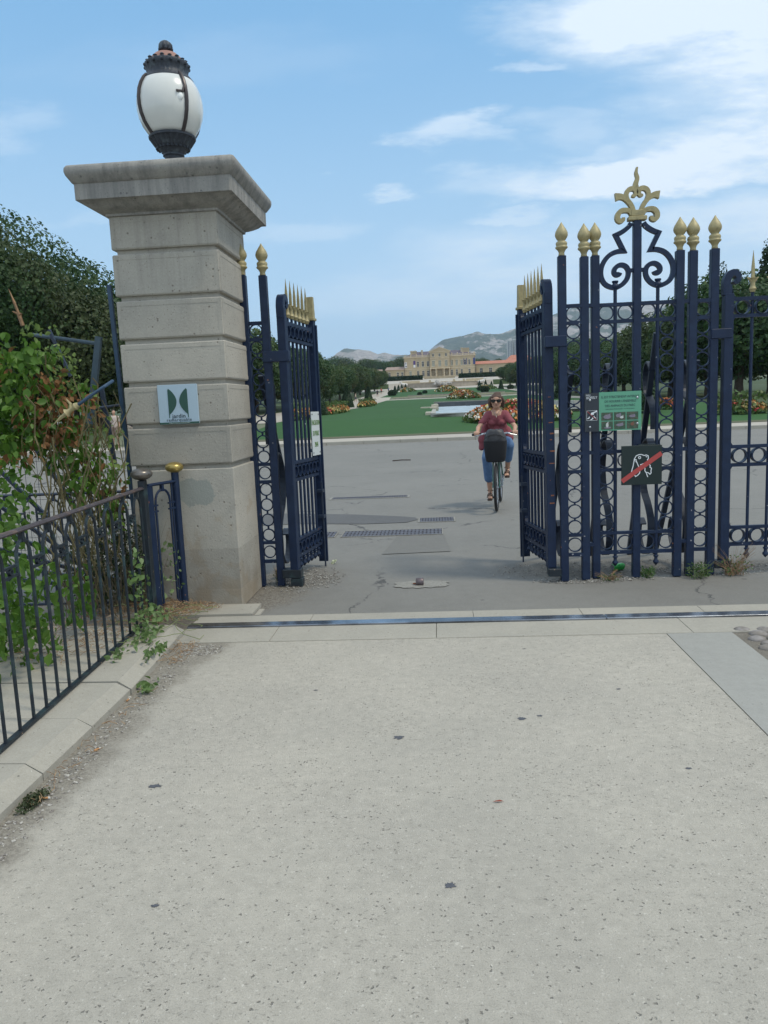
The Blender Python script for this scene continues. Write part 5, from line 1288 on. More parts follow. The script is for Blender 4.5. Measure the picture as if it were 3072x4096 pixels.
# ================================================================ PALACE
PY_ = 380.0; ZB = 13.0
PW = mat("palace_stone", (.50, .40, .255), .9, var=.10, vscale=.35, col2=(.43, .345, .23), thr=(.4, .7))
PT = mat("palace_trim", (.54, .45, .31), .9, var=.10, vscale=.5)
SLATE = mat("violet_slate_roof", (.12, .10, .125), .7, var=.15, vscale=.5)
TILE = mat("red_tile_roof", (.42, .17, .11), .85, var=.18, vscale=.5)
TILEB = mat("brown_tile_roof", (.30, .22, .18), .85, var=.15, vscale=.5)
PANE = mat("dark_window_glass", (.035, .042, .055), .15)
SHUT = mat("grey_green_shutter", (.34, .36, .30), .8, var=.1, vscale=1)
FRM = mat("cream_window_frame", (.62, .58, .48), .8)
def facade(mb, x0, x1, z0, z1, y, d, ops):
    """wall slab with real rectangular openings; ops = (cx, w, za, zb)"""
    xs_ = sorted({x0, x1, *[o[0] - o[1] / 2 for o in ops], *[o[0] + o[1] / 2 for o in ops]}); zs_ = sorted({z0, z1, *[o[2] for o in ops], *[o[3] for o in ops]})
    for a, b in zip(xs_[:-1], xs_[1:]):
        run = None
        for c_, d_ in zip(zs_[:-1], zs_[1:]):
            mx, mz = (a + b) / 2, (c_ + d_) / 2
            hole_ = any(abs(mx - o[0]) < o[1] / 2 and o[2] < mz < o[3] for o in ops)
            if hole_:
                if run: mb.box(a, b, y, y + d, run[0], run[1]); run = None
            else: run = (run[0], d_) if run else (c_, d_)
        if run: mb.box(a, b, y, y + d, run[0], run[1])
def window(par, cx, w_, za, zb, y, kind=0):
    mb = MB(); t_ = .12
    mb.box(cx - w_ / 2 - .14, cx + w_ / 2 + .14, y - .06, y - .002, zb, zb + .16); mb.box(cx - w_ / 2 - .2, cx + w_ / 2 + .2, y - .12, y - .002, za - .16, za)
    mb.box(cx - w_ / 2 + .01, cx - w_ / 2 + t_, y + .25, y + .33, za, zb); mb.box(cx + w_ / 2 - t_, cx + w_ / 2 - .01, y + .25, y + .33, za, zb); mb.box(cx - .05, cx + .05, y + .25, y + .33, za, zb); mb.box(cx - w_ / 2 + t_, cx - .05, y + .25, y + .33, za + (zb - za) * .66, za + (zb - za) * .70); mb.box(cx + .05, cx + w_ / 2 - t_, y + .25, y + .33, za + (zb - za) * .66, za + (zb - za) * .70)
    fr_ = mb.build("window", FRM, par, world=True)
    mb = MB(); mb.box(cx - w_ / 2 + .02, cx + w_ / 2 - .02, y + .36, y + .40, za, zb); mb.build("pane", PANE if kind == 0 else SHUT, fr_, world=True)
pal = thing("palace", "sand-coloured stone palace with slate roof and central pediment at the end of the garden", "palace", (2.3, PY_, ZB))
zt = 23.5
xw = [-8.3, -5.9, -3.4]; xr = [8.15, 10.5, 12.9, 14.6, 16.6]
opsL = [(x, 1.15, 18.8, 21.2) for x in xw] + [(x, 1.15, 14.0, 16.7) for x in (-12.0, -8.3, -5.8, -3.4)]
opsR = [(x, 1.05, 18.8, 21.2) for x in xr] + [(x, 1.05, 14.0, 16.7) for x in (8.1, 10.45, 12.85, 16.6)]
mb = MB(); facade(mb, -15.1, -2.5, ZB - 1, zt, PY_, .6, opsL); facade(mb, 7.2, 19.5, ZB - 1, zt, PY_, .6, opsR)
mb.box(-15.1, 19.5, PY_ + .7, PY_ + 16, ZB - 1, zt - .05)
opsC = [(x, 1.0, 23.3, 24.6) for x in (-.8, 2.3, 5.4)] + [(x, 1.35, 18.6, 21.3) for x in (-.8, 2.3, 5.4)] + [(x, 2.3, 13.6, 17.2) for x in (-.8, 2.3, 5.4)]
facade(mb, -2.5, 7.2, ZB - 1, 25.5, PY_ - .8, .9, opsC); mb.box(-2.45, 7.15, PY_ + .9, PY_ + 12, zt, 25.4)
mb.box(-2.45, 7.15, PY_ + .75, PY_ + .85, 13.0, 17.5)
mb.prism([(-2.7, 25.5), (7.4, 25.5), (2.35, 27.5)], PY_ - .78, PY_ + 6)
mb.build("wall", PW, pal, world=True)
mb = MB()
for (x0, x1, yy) in ((-15.4, -2.5, PY_), (7.2, 19.8, PY_)):
    mb.box(x0, x1, yy - .35, yy - .003, zt - .45, zt); mb.box(x0 + .15, x1 - .15, yy - .12, yy - .003, 17.45, 17.8)
    mb.box(x0 + .4, x1 - .2, yy + .05, yy + .3, zt + .55, zt + .72)
    n_ = int((x1 - x0) / .55)
    for i in range(n_): mb.box(x0 + .4 + i * .55, x0 + .6 + i * .55, yy + .08, yy + .27, zt, zt + .55)
    for i in range(5): q = x0 + 1 + i * (x1 - x0 - 1.8) / 4; mb.box(q - .22, q + .22, yy + .03, yy + .32, zt, zt + .95); mb.ball((q, yy + .17, zt + 1.12), .24, 8, 6)
mb.box(-2.8, 7.5, PY_ - 1.1, PY_ - .803, 25.3, 25.62); mb.box(-2.6, 7.3, PY_ - .95, PY_ - .803, 22.3, 22.55); mb.box(-2.6, 7.3, PY_ - 1.4, PY_ - .803, 17.45, 17.9)
mb.bar((-2.9, PY_ - .95, 25.62), (2.35, PY_ - .95, 27.72), .3, .35); mb.bar((2.35, PY_ - .95, 27.72), (7.6, PY_ - .95, 25.62), .3, .35)
mb.build("cornice", PT, pal, world=True)
for x in (-2.2, .35, 4.3, 6.9):
    mb = MB(); mb.lathe([(.42, 0), (.42, .25), (.32, .35), (.29, 1.5), (.25, 3.9), (.34, 4.1), (.4, 4.3), (.4, 4.45)], 12, c=(x, PY_ - 1.3, 13.0)); mb.build("column", PT, pal, world=True, smooth=True)
mb = MB(); mb.box(-3.2, 7.9, PY_ - 3.0, PY_ - 1.8, 12.2, 12.75); mb.box(-2.9, 7.6, PY_ - 1.8, PY_ - .81, 12.2, 13.0); mb.box(-15.6, 20.0, PY_ - .5, PY_ - .003, 12.3, 13.35); mb.build("steps", PT, pal, world=True)
for (cx, w_, za, zb) in opsL + opsR: window(pal, cx, w_, za, zb, PY_, 1 if (za > 18 and cx in (8.15, 10.5, 12.9) or cx in (-12.0,)) else 0)
for (cx, w_, za, zb) in opsC:
    if za > 14: window(pal, cx, w_, za, zb, PY_ - .8, 1 if za < 20 else 0)
for x in (-.8, 2.3, 5.4): window(pal, x, 1.3, 13.3, 16.2, PY_ + .35)
for (x, s_) in ((-15, 1), (19.4, -1)):
    mb = MB(); x1 = -2.5 if s_ > 0 else 7.2
    A = [(x, PY_ + .7), (x1, PY_ + .7), (x1, PY_ + 15), (x, PY_ + 15)]; rx_ = x + s_ * 5
    v = [(a, b, zt) for a, b in A] + [(rx_, PY_ + 6, 26.3), (x1, PY_ + 6, 26.3), (x1, PY_ + 10, 26.3), (rx_, PY_ + 10, 26.3)]
    mb.add(v, [(0, 1, 5, 4), (1, 2, 6, 5), (2, 3, 7, 6), (3, 0, 4, 7), (4, 5, 6, 7), (3, 2, 1, 0)]); mb.build("roof", SLATE, pal, world=True)
for (x, y, z0, z1, w_, d_) in ((-10.4, 385, 23.6, 26.3, 2.9, 3), (15.2, 385, 23.6, 26.6, 3.2, 3), (-6.2, 384, 25, 26.6, .9, .9), (13.2, 384, 25, 27.0, 1.0, .9)):
    mb = MB(); mb.box(x - w_ / 2, x + w_ / 2, y - d_ / 2, y + d_ / 2, z0, z1); mb.box(x - w_ / 2 - .15, x + w_ / 2 + .15, y - d_ / 2 - .15, y + d_ / 2 + .15, z1, z1 + .22)
    if w_ > 2:
        for i in range(5): mb.tube([(x - w_ / 2 + .3 + i * (w_ - .6) / 4, y, z1 + .2), (x - w_ / 2 + .3 + i * (w_ - .6) / 4, y, z1 + .65)], .16, 8)
    mb.build("chimney", PT if w_ < 2 else PW, pal, world=True)
BN = [mat("white_banner", (.75, .74, .72), .8), mat("purple_banner", (.10, .06, .20), .8), mat("blue_banner", (.04, .06, .20), .8)]
for (x, w_, za, zb, mi) in ((-14.2, 1.15, 18.5, 21.1, 0), (-10.0, 1.0, 19.8, 21.7, 1), (-10.0, 1.0, 18.5, 19.75, 0), (14.6 - .62, .26, 18.9, 21.9, 2), (14.6 + .62, .26, 18.9, 21.9, 2), (18.9, .95, 18.9, 21.9, 2)):
    mb = MB(); mb.box(x - w_ / 2, x + w_ / 2, PY_ - .22, PY_ - .16, za, zb); b_ = mb.build("banner", BN[mi], pal, world=True)
mb = MB(); mb.ring((-14.2, PY_ - .24, 20.5), .38, .18, .03); mb.ring((-14.1, PY_ - .24, 19.2), .34, .12, .03); mb.bar((-14.5, PY_ - .24, 19.6), (-13.8, PY_ - .24, 18.8), .18, .03); mb.build("banner_print", mat("dark_banner_print", (.08, .06, .10), .8), pal, world=True)
mb = MB()
for x in (-15.0, -2.7, 7.35, 19.3): mb.tube([(x, PY_ - .95 if -3 < x < 8 else PY_ - .1, 13), (x, PY_ - .95 if -3 < x < 8 else PY_ - .1, zt)], .07, 6)
mb.build("drainpipe", mat("dark_drainpipe", (.07, .06, .06), .7), pal, world=True)
def low_wing(name, label, x0, x1, y0, y1, z0, z1, roof, ops, rr, zr):
    g = thing(name, label, "building", ((x0 + x1) / 2, y0, z0)); mb = MB(); facade(mb, x0, x1, z0 - 2, z1, y0, .5, ops); mb.box(x0, x1, y0 + .6, y1, z0 - 2, z1 - .05); mb.build("wall", PW, g, world=True)
    for o_ in ops: window(g, *o_, y0)
    mb = MB(); e = .5; ym = (y0 + y1) / 2
    mb.add([(x0 - e, y0 - e, z1), (x1 + e, y0 - e, z1), (x1 + e, y1 + e, z1), (x0 - e, y1 + e, z1), (x0 + rr, ym, zr), (x1 - rr, ym, zr)], [(0, 1, 5, 4), (1, 2, 5), (2, 3, 4, 5), (3, 0, 4), (3, 2, 1, 0)]); mb.build("roof", roof, g, world=True)
    return g
low_wing("palace_wing", "low stone wing with brown roof adjoining the palace on its left", -24.0, -15.2, 379, 392, 12.8, 17.7, TILEB, [(-22.3, 1.2, 14.0, 16.4), (-18.2, 1.1, 13.6, 16.4), (-16.0, 1.1, 13.6, 16.4)], .2, 19.4)
low_wing("palace_wing", "low stone wing with red tile roof adjoining the palace on its right", 20.0, 40, 384, 396, 12.8, 18.9, TILE, [(22.5, 1.5, 14.0, 16.9), (27.0, 1.5, 14.0, 16.9), (32, 1.5, 14, 16.9)], .2, 20.6)
low_wing("pavilion", "plain outbuilding left of the palace, half hidden by the avenue trees", -36.5, -24.6, 372, 384, 12.8, 16.2, TILEB, [(-26.4, 1.0, 13.4, 15.6)], 1, 18.2)
low_wing("house", "house with red tile roof behind the right avenue", 41, 60, 470, 484, 15, 22.8, TILE, [(44, 1.4, 17.5, 19.5), (48, 1.4, 17.5, 19.5), (52, 1.4, 17.5, 19.5), (56, 1.4, 17.5, 19.5)], 5, 27.6)
CW = mat("pale_concrete_building", (.50, .50, .48), .85, var=.1, vscale=.1); CD = mat("dark_tower_windows", (.10, .12, .15), .4)
def tower(label, x, y, z0, z1, w_, d_, n_, group=None):
    g = thing("tower_block", label, "tower block", (x, y, z0), group=group); mb = MB(); mb.box(-w_ / 2, w_ / 2, 0, d_, 0, z1 - z0); mb.build("wall", CW, g)
    mb = MB()
    for i in range(n_): c_ = -w_ / 2 + w_ * (i + .5) / n_; mb.box(c_ - w_ / n_ * .22, c_ + w_ / n_ * .22, -.25, -.02, 1, z1 - z0 - 2.5)
    mb.build("window_bands", CD, g); return g
tower("tall white tower block on the horizon at the right gate leaf, nearest the palace", 143, 1500, 15, 112, 8.5, 20, 3); tower("tall white tower block on the horizon, partly behind the right gate leaf", 154.5, 1505, 15, 114, 9.0, 20, 3); tower("third white tower block, seen between the bars of the right gate leaf", 166, 1500, 15, 108, 9.0, 20, 3)
tower("small white rooftop block peeping over the right side of the palace roof", 21.3, 540, 15, 35.4, 7.0, 8, 5); tower("beige block peeping over the trees left of the palace", -50, 560, 15, 32.5, 6.2, 8, 2); tower("second beige block peeping over the trees left of the palace", -41.0, 562, 15, 34.2, 4.2, 8, 1)
tower("low pale block behind the left palace wing", -38, 580, 15, 28.2, 20, 10, 8)
for i in range(9):
    x = (34, 40, 47, 28, -22, -14, -30, 55, 62)[i]; tower("tiny white house low behind the palace wings", x * 1.5, 640 + i * 9, 14, 27 + (i * 7 % 4), 7 + i % 3, 8, 3, "tiny white houses behind the palace")
# dark tree belt behind palace
for i, (x, y, s_) in enumerate([(-70, 430, 2.0), (-58, 460, 2.0), (-46, 500, 1.9), (-30, 440, 1.4), (-22, 450, 1.5), (70, 420, 2.1), (84, 440, 2.2), (60, 520, 1.8), (100, 400, 2), (-90, 420, 2), (27, 460, 1.35), (36, 470, 1.3)]):
    put(i, x, y, s_, "tree standing behind the palace wings", "trees behind the palace", i * 1.3)
# terrace with fountain wall
tw = thing("terrace_wall", "low curved terrace wall with urns and a central fountain figure before the palace", "wall", (2.3, 280, 6.8))
mb = MB(); N = 16
for i in range(N):
    xa, xb = -11 + 27 * i / N, -11 + 27 * (i + 1) / N; ya, yb = [281 - 6 * math.sin(math.pi * (q + 11) / 27) for q in (xa, xb)]
    mb.slab([(xa, ya), (xb, yb), (xb, yb + .8), (xa, ya + .8)], 6.0, 8.35)
mb.build("wall", mat("terrace_stone", (.36, .31, .25), .9, var=.2, vscale=.5), tw, world=True)
mb = MB()
for i in range(N):
    xa, xb = -11 + 27 * i / N, -11 + 27 * (i + 1) / N; ya, yb = [281 - 6 * math.sin(math.pi * (q + 11) / 27) for q in (xa, xb)]
    mb.slab([(xa, ya - .2), (xb, yb - .2), (xb, yb + 1), (xa, ya + 1)], 8.35, 8.6)
for x in (-10, -6, -2, 6.5, 10, 14): y = 281 - 6 * math.sin(math.pi * (x + 11) / 27); mb.box(x - .4, x + .4, y - .3, y + 1.1, 8.6, 9.3)
for x in (-8, 16): mb.box(x - 5, x + 2, 283, 284, 8, 9.4)
mb.build("coping", PT, tw, world=True)
mb = MB(); rg = random.Random(2)
for i in range(14): mb.ball((rg.uniform(-.5, 5.2), 274 + rg.uniform(-1, .5), 7.2 + rg.uniform(-.4, 1.6)), (rg.uniform(.4, .9), .8, rg.uniform(.4, .9)), 8, 6)
mb.build("fountain_figure", mat("grey_rock_figure", (.36, .34, .31), .9, var=.3, vscale=2), tw, world=True)
for sx_, lab in ((-11.3, "pale stone horse figure at the left end of the terrace wall"), (16.3, "pale stone horse figure at the right end of the terrace wall")):
    g = thing("statue", lab, "statue", (sx_, 280, 6.8)); mb = MB(); s_ = 1 if sx_ < 0 else -1
    mb.limb((-.8 * s_, 0, 1.5), (.8 * s_, 0, 1.2), .55, .6); mb.limb((-.8 * s_, 0, 1.7), (-1.3 * s_, 0, 2.5), .35, .25); mb.limb((-1.3 * s_, 0, 2.5), (-1.8 * s_, 0, 2.2), .25, .16)
    for a in (-.9, -.6, .6, .95): mb.limb((a * s_, .15, 1.2), ((a + .1) * s_, .15, .1), .2, .12)
    fuse("body", mb, .09, mat("pale_statue_stone", (.58, .56, .52), .8, var=.2, vscale=2), g); mb = MB(); mb.box(-1.6, 1.6, -.8, .8, -.4, .15); mb.build("plinth", PT, g)
for (x0, x1, lab) in ((-24, -5.5, "long clipped dark hedge in front of the palace's left half"), (9.8, 34, "long clipped dark hedge in front of the palace's right half")):
    g = thing("hedge", lab, "hedge", ((x0 + x1) / 2, 330, T(330))); rgn = np.random.default_rng(5); n_ = 3600; w_ = x1 - x0
    P = np.stack([rgn.uniform(-w_ / 2, w_ / 2, n_), rgn.choice([-.9, .9], n_) + rgn.uniform(-.2, .2, n_), rgn.uniform(0, 1.75, n_)], 1); P2_ = np.stack([rgn.uniform(-w_ / 2, w_ / 2, n_ // 2), rgn.uniform(-1, 1, n_ // 2), np.full(n_ // 2, 1.72)], 1)
    leaves("foliage", np.concatenate([P, P2_]), .42, YEW, g, 3, droop=0, shape='quad'); mb = MB(); mb.box(-w_ / 2 + .2, w_ / 2 - .2, -.8, .8, -.3, 1.6); mb.build("dark_core", MATS["dark_core_fill"], g)  # dark box filling the hedge, its inner shade put into the colour
mb = MB(); mb.box(-5, 8.5, 340, 341, 10.4, 12.4); mb.box(-5.4, 8.9, 339.7, 341.3, 12.4, 12.65)
tag(mb.build("garden_wall", PT), "pale low wall between the two hedges, below the palace steps", "wall")

# ================================================================ CYCLIST
SK = mat("skin", (.47, .27, .185), .55, var=.08, vscale=12); SHIRT = mat("raspberry_cotton", (.235, .06, .075), .85, var=.12, vscale=10, bump=.3, bscale=25)
JEAN = mat("blue_denim", (.085, .16, .30), .85, var=.18, vscale=14, bump=.3, bscale=60); HAIR = mat("brown_hair", (.085, .048, .034), .6, var=.3, vscale=30, bump=.6, bscale=80)
YAW = R(-7.5)
per = thing("person", "woman in a raspberry V-neck shirt, cropped jeans and sunglasses riding a bicycle towards the gate", "person", (.80, 10.76, 0), YAW)
bk_ = thing("bicycle", "dark green bicycle ridden by the woman, front wheel towards the viewer", "bicycle", (.80, 10.76, 0), YAW)
# bicycle, forward = -y
WR = .335
for (y0, nm) in ((0, 0), (1.06, 1)):
    wh = MB(); wh.lathe([(WR - .021, -.012), (WR - .004, -.02), (WR, -.008), (WR, .008), (WR - .004, .02), (WR - .021, .012)], 48)
    Mx = Matrix.Translation((0, y0, WR)) @ Matrix.Rotation(R(90), 4, 'Y')
    wh = MB(); n_ = 48; pr = 8
    for i in range(n_):
        a = 2 * math.pi * i / n_
        for j in range(pr):
            b = 2 * math.pi * j / pr; q = WR - .022 + .022 * math.cos(b); wh.v.append(tuple(Mx @ Vector((q * math.cos(a), q * math.sin(a), .021 * math.sin(b)))))
    wh.f = [(i * pr + j, i * pr + (j + 1) % pr, ((i + 1) % n_) * pr + (j + 1) % pr, ((i + 1) % n_) * pr + j) for i in range(n_) for j in range(pr)]
    wl = wh.build("wheel", BLACK, bk_, smooth=2)
    mb = MB(); mb.ring((0, y0, WR), WR - .036, WR - .052, .020, 'x', 40); mb.build("rim", STEEL, wl)
    mb = MB(); mb.tube([(-.035, y0, WR), (.035, y0, WR)], .018, 10)
    for i in range(18):
        a = 2 * math.pi * i / 18; mb.tube([(.02 * (-1) ** i, y0, WR), (0, y0 + (WR - .045) * math.cos(a), WR + (WR - .045) * math.sin(a))], .0012, 3, cap=False)
    mb.build("spokes", STEEL, wl)
BKF = mat("dark_green_frame", (.02, .10, .075), .3, coat=.5)
mb = MB()
for s_ in (-1, 1):
    mb.tube([(.045 * s_, 0, WR), (.045 * s_, .05, .60), (.04 * s_, .085, .74)], .012, 8); mb.tube([(.05 * s_, 1.06, WR), (.035 * s_, .62, .29)], .010, 8); mb.tube([(.05 * s_, 1.06, WR), (.018 * s_, .78, .78)], .009, 8)
mb.tube([(-.05, .085, .74), (.05, .085, .74)], .016, 8); mb.tube([(0, .08, .72), (0, .14, .98)], .018, 10); mb.tube([(0, .10, .80), (0, .34, .42), (0, .62, .29)], .020, 10); mb.tube([(0, .62, .29), (0, .80, .86)], .015, 10); mb.tube([(0, .12, .90), (0, .40, .58), (0, .70, .50)], .014, 8)
mb.build("frame", BKF, bk_, smooth=True)
mb = MB()
for i in range(15):
    a0, a1 = R(20 + i * 9), R(29 + i * 9); q = WR + .025
    mb.bar((0, -q * math.cos(a0), WR + q * math.sin(a0)), (0, -q * math.cos(a1), WR + q * math.sin(a1)), .004, .05)
mb.build("mudguard", BLACK, bk_)
mb = MB(); mb.tube([(0, .14, .97), (0, .13, 1.06)], .014, 10); mb.tube([(-.31, .20, 1.075), (-.16, .15, 1.085), (-.05, .12, 1.08), (.05, .12, 1.08), (.16, .15, 1.085), (.31, .20, 1.075)], .0115, 10); hb = mb.build("handlebar", STEEL, bk_, smooth=True)
for s_ in (-1, 1):
    mb = MB(); mb.tube([(.335 * s_, .21, 1.073), (.20 * s_, .162, 1.083)], .018, 10); mb.build("grip", BLACK, hb, smooth=True)
    mb = MB(); mb.tube([(.17 * s_, .13, 1.082), (.20 * s_, .09, 1.075), (.29 * s_, .125, 1.055)], .008, 8); mb.tube([(.165 * s_, .15, 1.085), (.145 * s_, .12, 1.09)], .014, 8); mb.build("brake_lever", STEEL, hb, smooth=True)
mb = MB(); mb.ball((0, .87, .93), (.085, .14, .035), 16, 10); mb.build("saddle", BLACK, bk_, smooth=2)
mb = MB(); mb.tube([(-.055, .62, .29), (.055, .62, .29)], .02, 10); mb.tube([(-.055, .62, .29), (-.07, .60, .125)], .010, 8); mb.tube([(.055, .62, .29), (.07, .64, .455)], .010, 8); mb.ring((-.045, .62, .29), .09, .075, .006, 'x', 28); mb.build("crank", STEEL, bk_, smooth=True)
for (x, y, z) in ((-.115, .60, .125), (.115, .64, .455)):
    mb = MB(); mb.box(x - .045, x + .045, y - .045, y + .045, z - .012, z + .012, ch=.003); mb.build("pedal", BLACK, bk_)
mb = MB(); mb.box(-.10, -.02, .66, .70, .30, .33); mb.build("reflector", mat("orange_reflector", (.75, .16, .03), .4), bk_)
mb = MB(); mb.tube([(-.06, -.02, .715), (.06, -.02, .715), (.06, .13, .80), (-.06, .13, .80)], .008, 8); mb.ball((0, .02, .69), (.03, .03, .025), 10, 8); mb.build("front_light", STEEL, bk_, smooth=True)
bag = thing("bag", "black soft bag in a black basket hung on the bicycle's handlebar", "bag", (.80, 10.76, 0), YAW)
mb = MB(); prof = [(.105, .700), (.128, .712), (.140, .76), (.152, .86), (.160, .975), (.158, .99)]
for (q, z) in prof:
    for k_ in range(24):
        a = 2 * math.pi * k_ / 24; c_, s_ = math.cos(a), math.sin(a); e = (abs(c_) ** 4 + abs(s_) ** 4) ** (-.25); mb.v.append((q * e * c_, -.03 + q * .72 * e * s_, z))
m_ = len(prof); mb.f = [(i * 24 + k_, i * 24 + (k_ + 1) % 24, (i + 1) * 24 + (k_ + 1) % 24, (i + 1) * 24 + k_) for i in range(m_ - 1) for k_ in range(24)] + [tuple(range(23, -1, -1)), tuple(range((m_ - 1) * 24, m_ * 24))]
mb.build("basket", mat("black_basket", (.012, .013, .016), .85, bump=.5, bscale=160), bag, smooth=True)
mb = MB(); prof = [(.150, .95), (.152, 1.0), (.143, 1.05), (.125, 1.095), (.112, 1.12), (.095, 1.14), (.05, 1.15)]
for (q, z) in prof:
    for k_ in range(24):
        a = 2 * math.pi * k_ / 24; c_, s_ = math.cos(a), math.sin(a); e = (abs(c_) ** 3 + abs(s_) ** 3) ** (-.333); mb.v.append((q * e * c_ + .008 * math.sin(k_ * 2 + z * 60), -.03 + q * .66 * e * s_ + .006 * math.sin(k_ * 3 + z * 90), z + .006 * math.sin(k_ * 1.7)))
m_ = len(prof); mb.f = [(i * 24 + k_, i * 24 + (k_ + 1) % 24, (i + 1) * 24 + (k_ + 1) % 24, (i + 1) * 24 + k_) for i in range(m_ - 1) for k_ in range(24)] + [tuple(range(23, -1, -1)), tuple(range((m_ - 1) * 24, m_ * 24))]
mb.build("bag_body", mat("black_leather_bag", (.035, .035, .038), .42, var=.2, vscale=20, bump=.6, bscale=18), bag, smooth=2)
mb = MB(); mb.tube([(-.13, -.125, 1.035), (-.07, -.14, 1.075), (.0, -.145, 1.085), (.07, -.14, 1.075), (.13, -.125, 1.035)], .006, 6); mb.build("zip_flap", BLACK, bag)
# body
mb = MB()
hipZ = .99
mb.limb((0, .82, 1.02), (0, .66, 1.20), .13, .12); mb.limb((0, .66, 1.18), (0, .54, 1.36), .13, .125)
mb.limb((-.11, .53, 1.365), (.11, .53, 1.365), .075, .075); mb.limb((0, .50, 1.40), (0, .455, 1.50), .052, .048)
for s_, el, wr in ((-1, (-.262, .375, 1.165), (-.262, .215, 1.100)), (1, (.262, .39, 1.165), (.258, .215, 1.100))):
    mb.limb((.165 * s_, .50, 1.365), el, .047, .036); mb.limb(el, wr, .035, .024)
    # palm and fingers closed round the grip
    gx = .268 * s_; mb.limb(wr, (gx, .190, 1.100), .025, .030); mb.limb((gx - .026, .180, 1.100), (gx + .026, .185, 1.100), .022, .022)
    for i, l in enumerate((.95, 1.05, 1.0, .82)):
        fx = gx + (-.030 + .020 * i) * s_; rf = .0088
        mb.limb((fx, .178, 1.112), (fx, .150, 1.104), rf + .001, rf); mb.limb((fx, .150, 1.104), (fx, .144, 1.076), rf, rf * .95); mb.limb((fx, .144, 1.076), (fx, .162, 1.060 - .004 * l), rf * .95, rf * .85)
    mb.limb((gx - .034 * s_, .195, 1.098), (gx - .048 * s_, .165, 1.070), .011, .010); mb.limb((gx - .048 * s_, .165, 1.070), (gx - .036 * s_, .148, 1.056), .010, .008)
# legs: right foot (viewer's left) low, left foot raised
LEG = {-1: ((-.09, .80, .97), (-.155, .44, .72), (-.125, .60, .215)), 1: ((.09, .80, .98), (.175, .36, .90), (.130, .62, .545))}
for s_, (hp, kn, an) in LEG.items():
    mb.limb(hp, kn, .085, .06); mb.limb(kn, an, .054, .034); an = Vector(an)
    heel = an + Vector((0, .045, -.055)); ball_ = an + Vector((-.004 * s_, -.115, -.075))
    mb.limb(an, heel, .034, .030); mb.limb(an + Vector((0, -.01, -.02)), ball_, .033, .027); mb.limb(heel, ball_, .027, .025)
    for i in range(5): x = (.022 - .012 * i) * -s_; mb.limb(ball_ + Vector((x, -.01, -.002)), ball_ + Vector((x * 1.15, -.048 + .006 * i, -.009)), .0095 if i else .0125, .0075 if i else .011)
body_m = mb
# head
hd = Vector((0, .435, 1.575))
mb.ball(tuple(hd + Vector((0, .012, .022))), (.074, .092, .086), 20, 14); mb.limb(hd + Vector((0, -.030, -.02)), hd + Vector((0, -.040, -.072)), .056, .034); mb.limb(hd + Vector((-.035, .0, -.05)), hd + Vector((0, -.045, -.082)), .03, .024); mb.limb(hd + Vector((.035, .0, -.05)), hd + Vector((0, -.045, -.082)), .03, .024)
mb.limb(hd + Vector((0, -.078, .012)), hd + Vector((0, -.098, -.026)), .009, .014); mb.limb(hd + Vector((-.012, -.082, -.028)), hd + Vector((.012, -.082, -.028)), .009, .009)
for s_ in (-1, 1): mb.limb(hd + Vector((.073 * s_, .01, .012)), hd + Vector((.071 * s_, .004, -.022)), .012, .008); mb.ball(tuple(hd + Vector((.036 * s_, -.058, -.018))), .024, 10, 8)
mb.limb(hd + Vector((-.016, -.078, -.052)), hd + Vector((.016, -.078, -.052)), .007, .007)
fuse("body", body_m, .0062, SK, per, smooth=3)
mb = MB(); mb.limb(hd + Vector((-.019, -.0865, -.0505)), hd + Vector((.019, -.0865, -.0505)), .0038, .0038, 8); mb.build("lips", mat("lips", (.30, .10, .09), .5), per, smooth=2)
mb = MB()
for s_ in (-1, 1):
    mb.add([tuple(hd + Vector((x_ * s_, -.088 + (.018 if x_ > .05 else 0) - .004, z_))) for x_, z_ in ((.004, .024), (.042, .031), (.074, .024), (.071, -.009), (.040, -.020), (.010, -.005))] + [tuple(hd + Vector((x_ * s_, -.080 + (.018 if x_ > .05 else 0), z_))) for x_, z_ in ((.004, .024), (.042, .031), (.074, .024), (.071, -.009), (.040, -.020), (.010, -.005))],
           [(0, 1, 2, 3, 4, 5), (11, 10, 9, 8, 7, 6)] + [(i, (i + 1) % 6, (i + 1) % 6 + 6, i + 6) for i in range(6)])
    mb.tube([tuple(hd + Vector((.068 * s_, -.072, .014))), tuple(hd + Vector((.078 * s_, -.02, .014))), tuple(hd + Vector((.076 * s_, .02, .008)))], .004, 6)
mb.tube([tuple(hd + Vector((-.012, -.094, .016))), tuple(hd + Vector((.012, -.094, .016)))], .004, 6)
mb.build("sunglasses", mat("black_gloss_plastic", (.008, .008, .01), .12), per, smooth=True)
mb = MB(); rg = random.Random(3)
mb.ball(tuple(hd + Vector((0, .035, .040))), (.082, .090, .080), 18, 12)
for i in range(40):
    a = rg.uniform(-.28, 3.42); q = rg.uniform(.8, 1.02); x_, y_ = .085 * math.cos(a) * q, .03 + .085 * math.sin(a) * q; l = rg.uniform(.07, .15); m1 = hd + Vector((x_ * 1.22 + rg.uniform(-.012, .012), y_, .055 - l * .5))
    mb.limb(hd + Vector((x_ * .9, y_, .06)), m1, .019, .016, 8); mb.limb(m1, hd + Vector((x_ * rg.uniform(1.0, 1.3), y_ + .01, .05 - l)), .016, .008, 8)
for i in range(9): x_ = -.062 + .0155 * i; mb.limb(hd + Vector((x_ * .5 + .02, -.01, .115)), hd + Vector((x_ * 1.15, -.060 + .5 * abs(x_) ** 1.3, .066 - abs(x_) * .15)), .018, .010, 8)
fuse("hair", mb, .0065, HAIR, per, smooth=1)
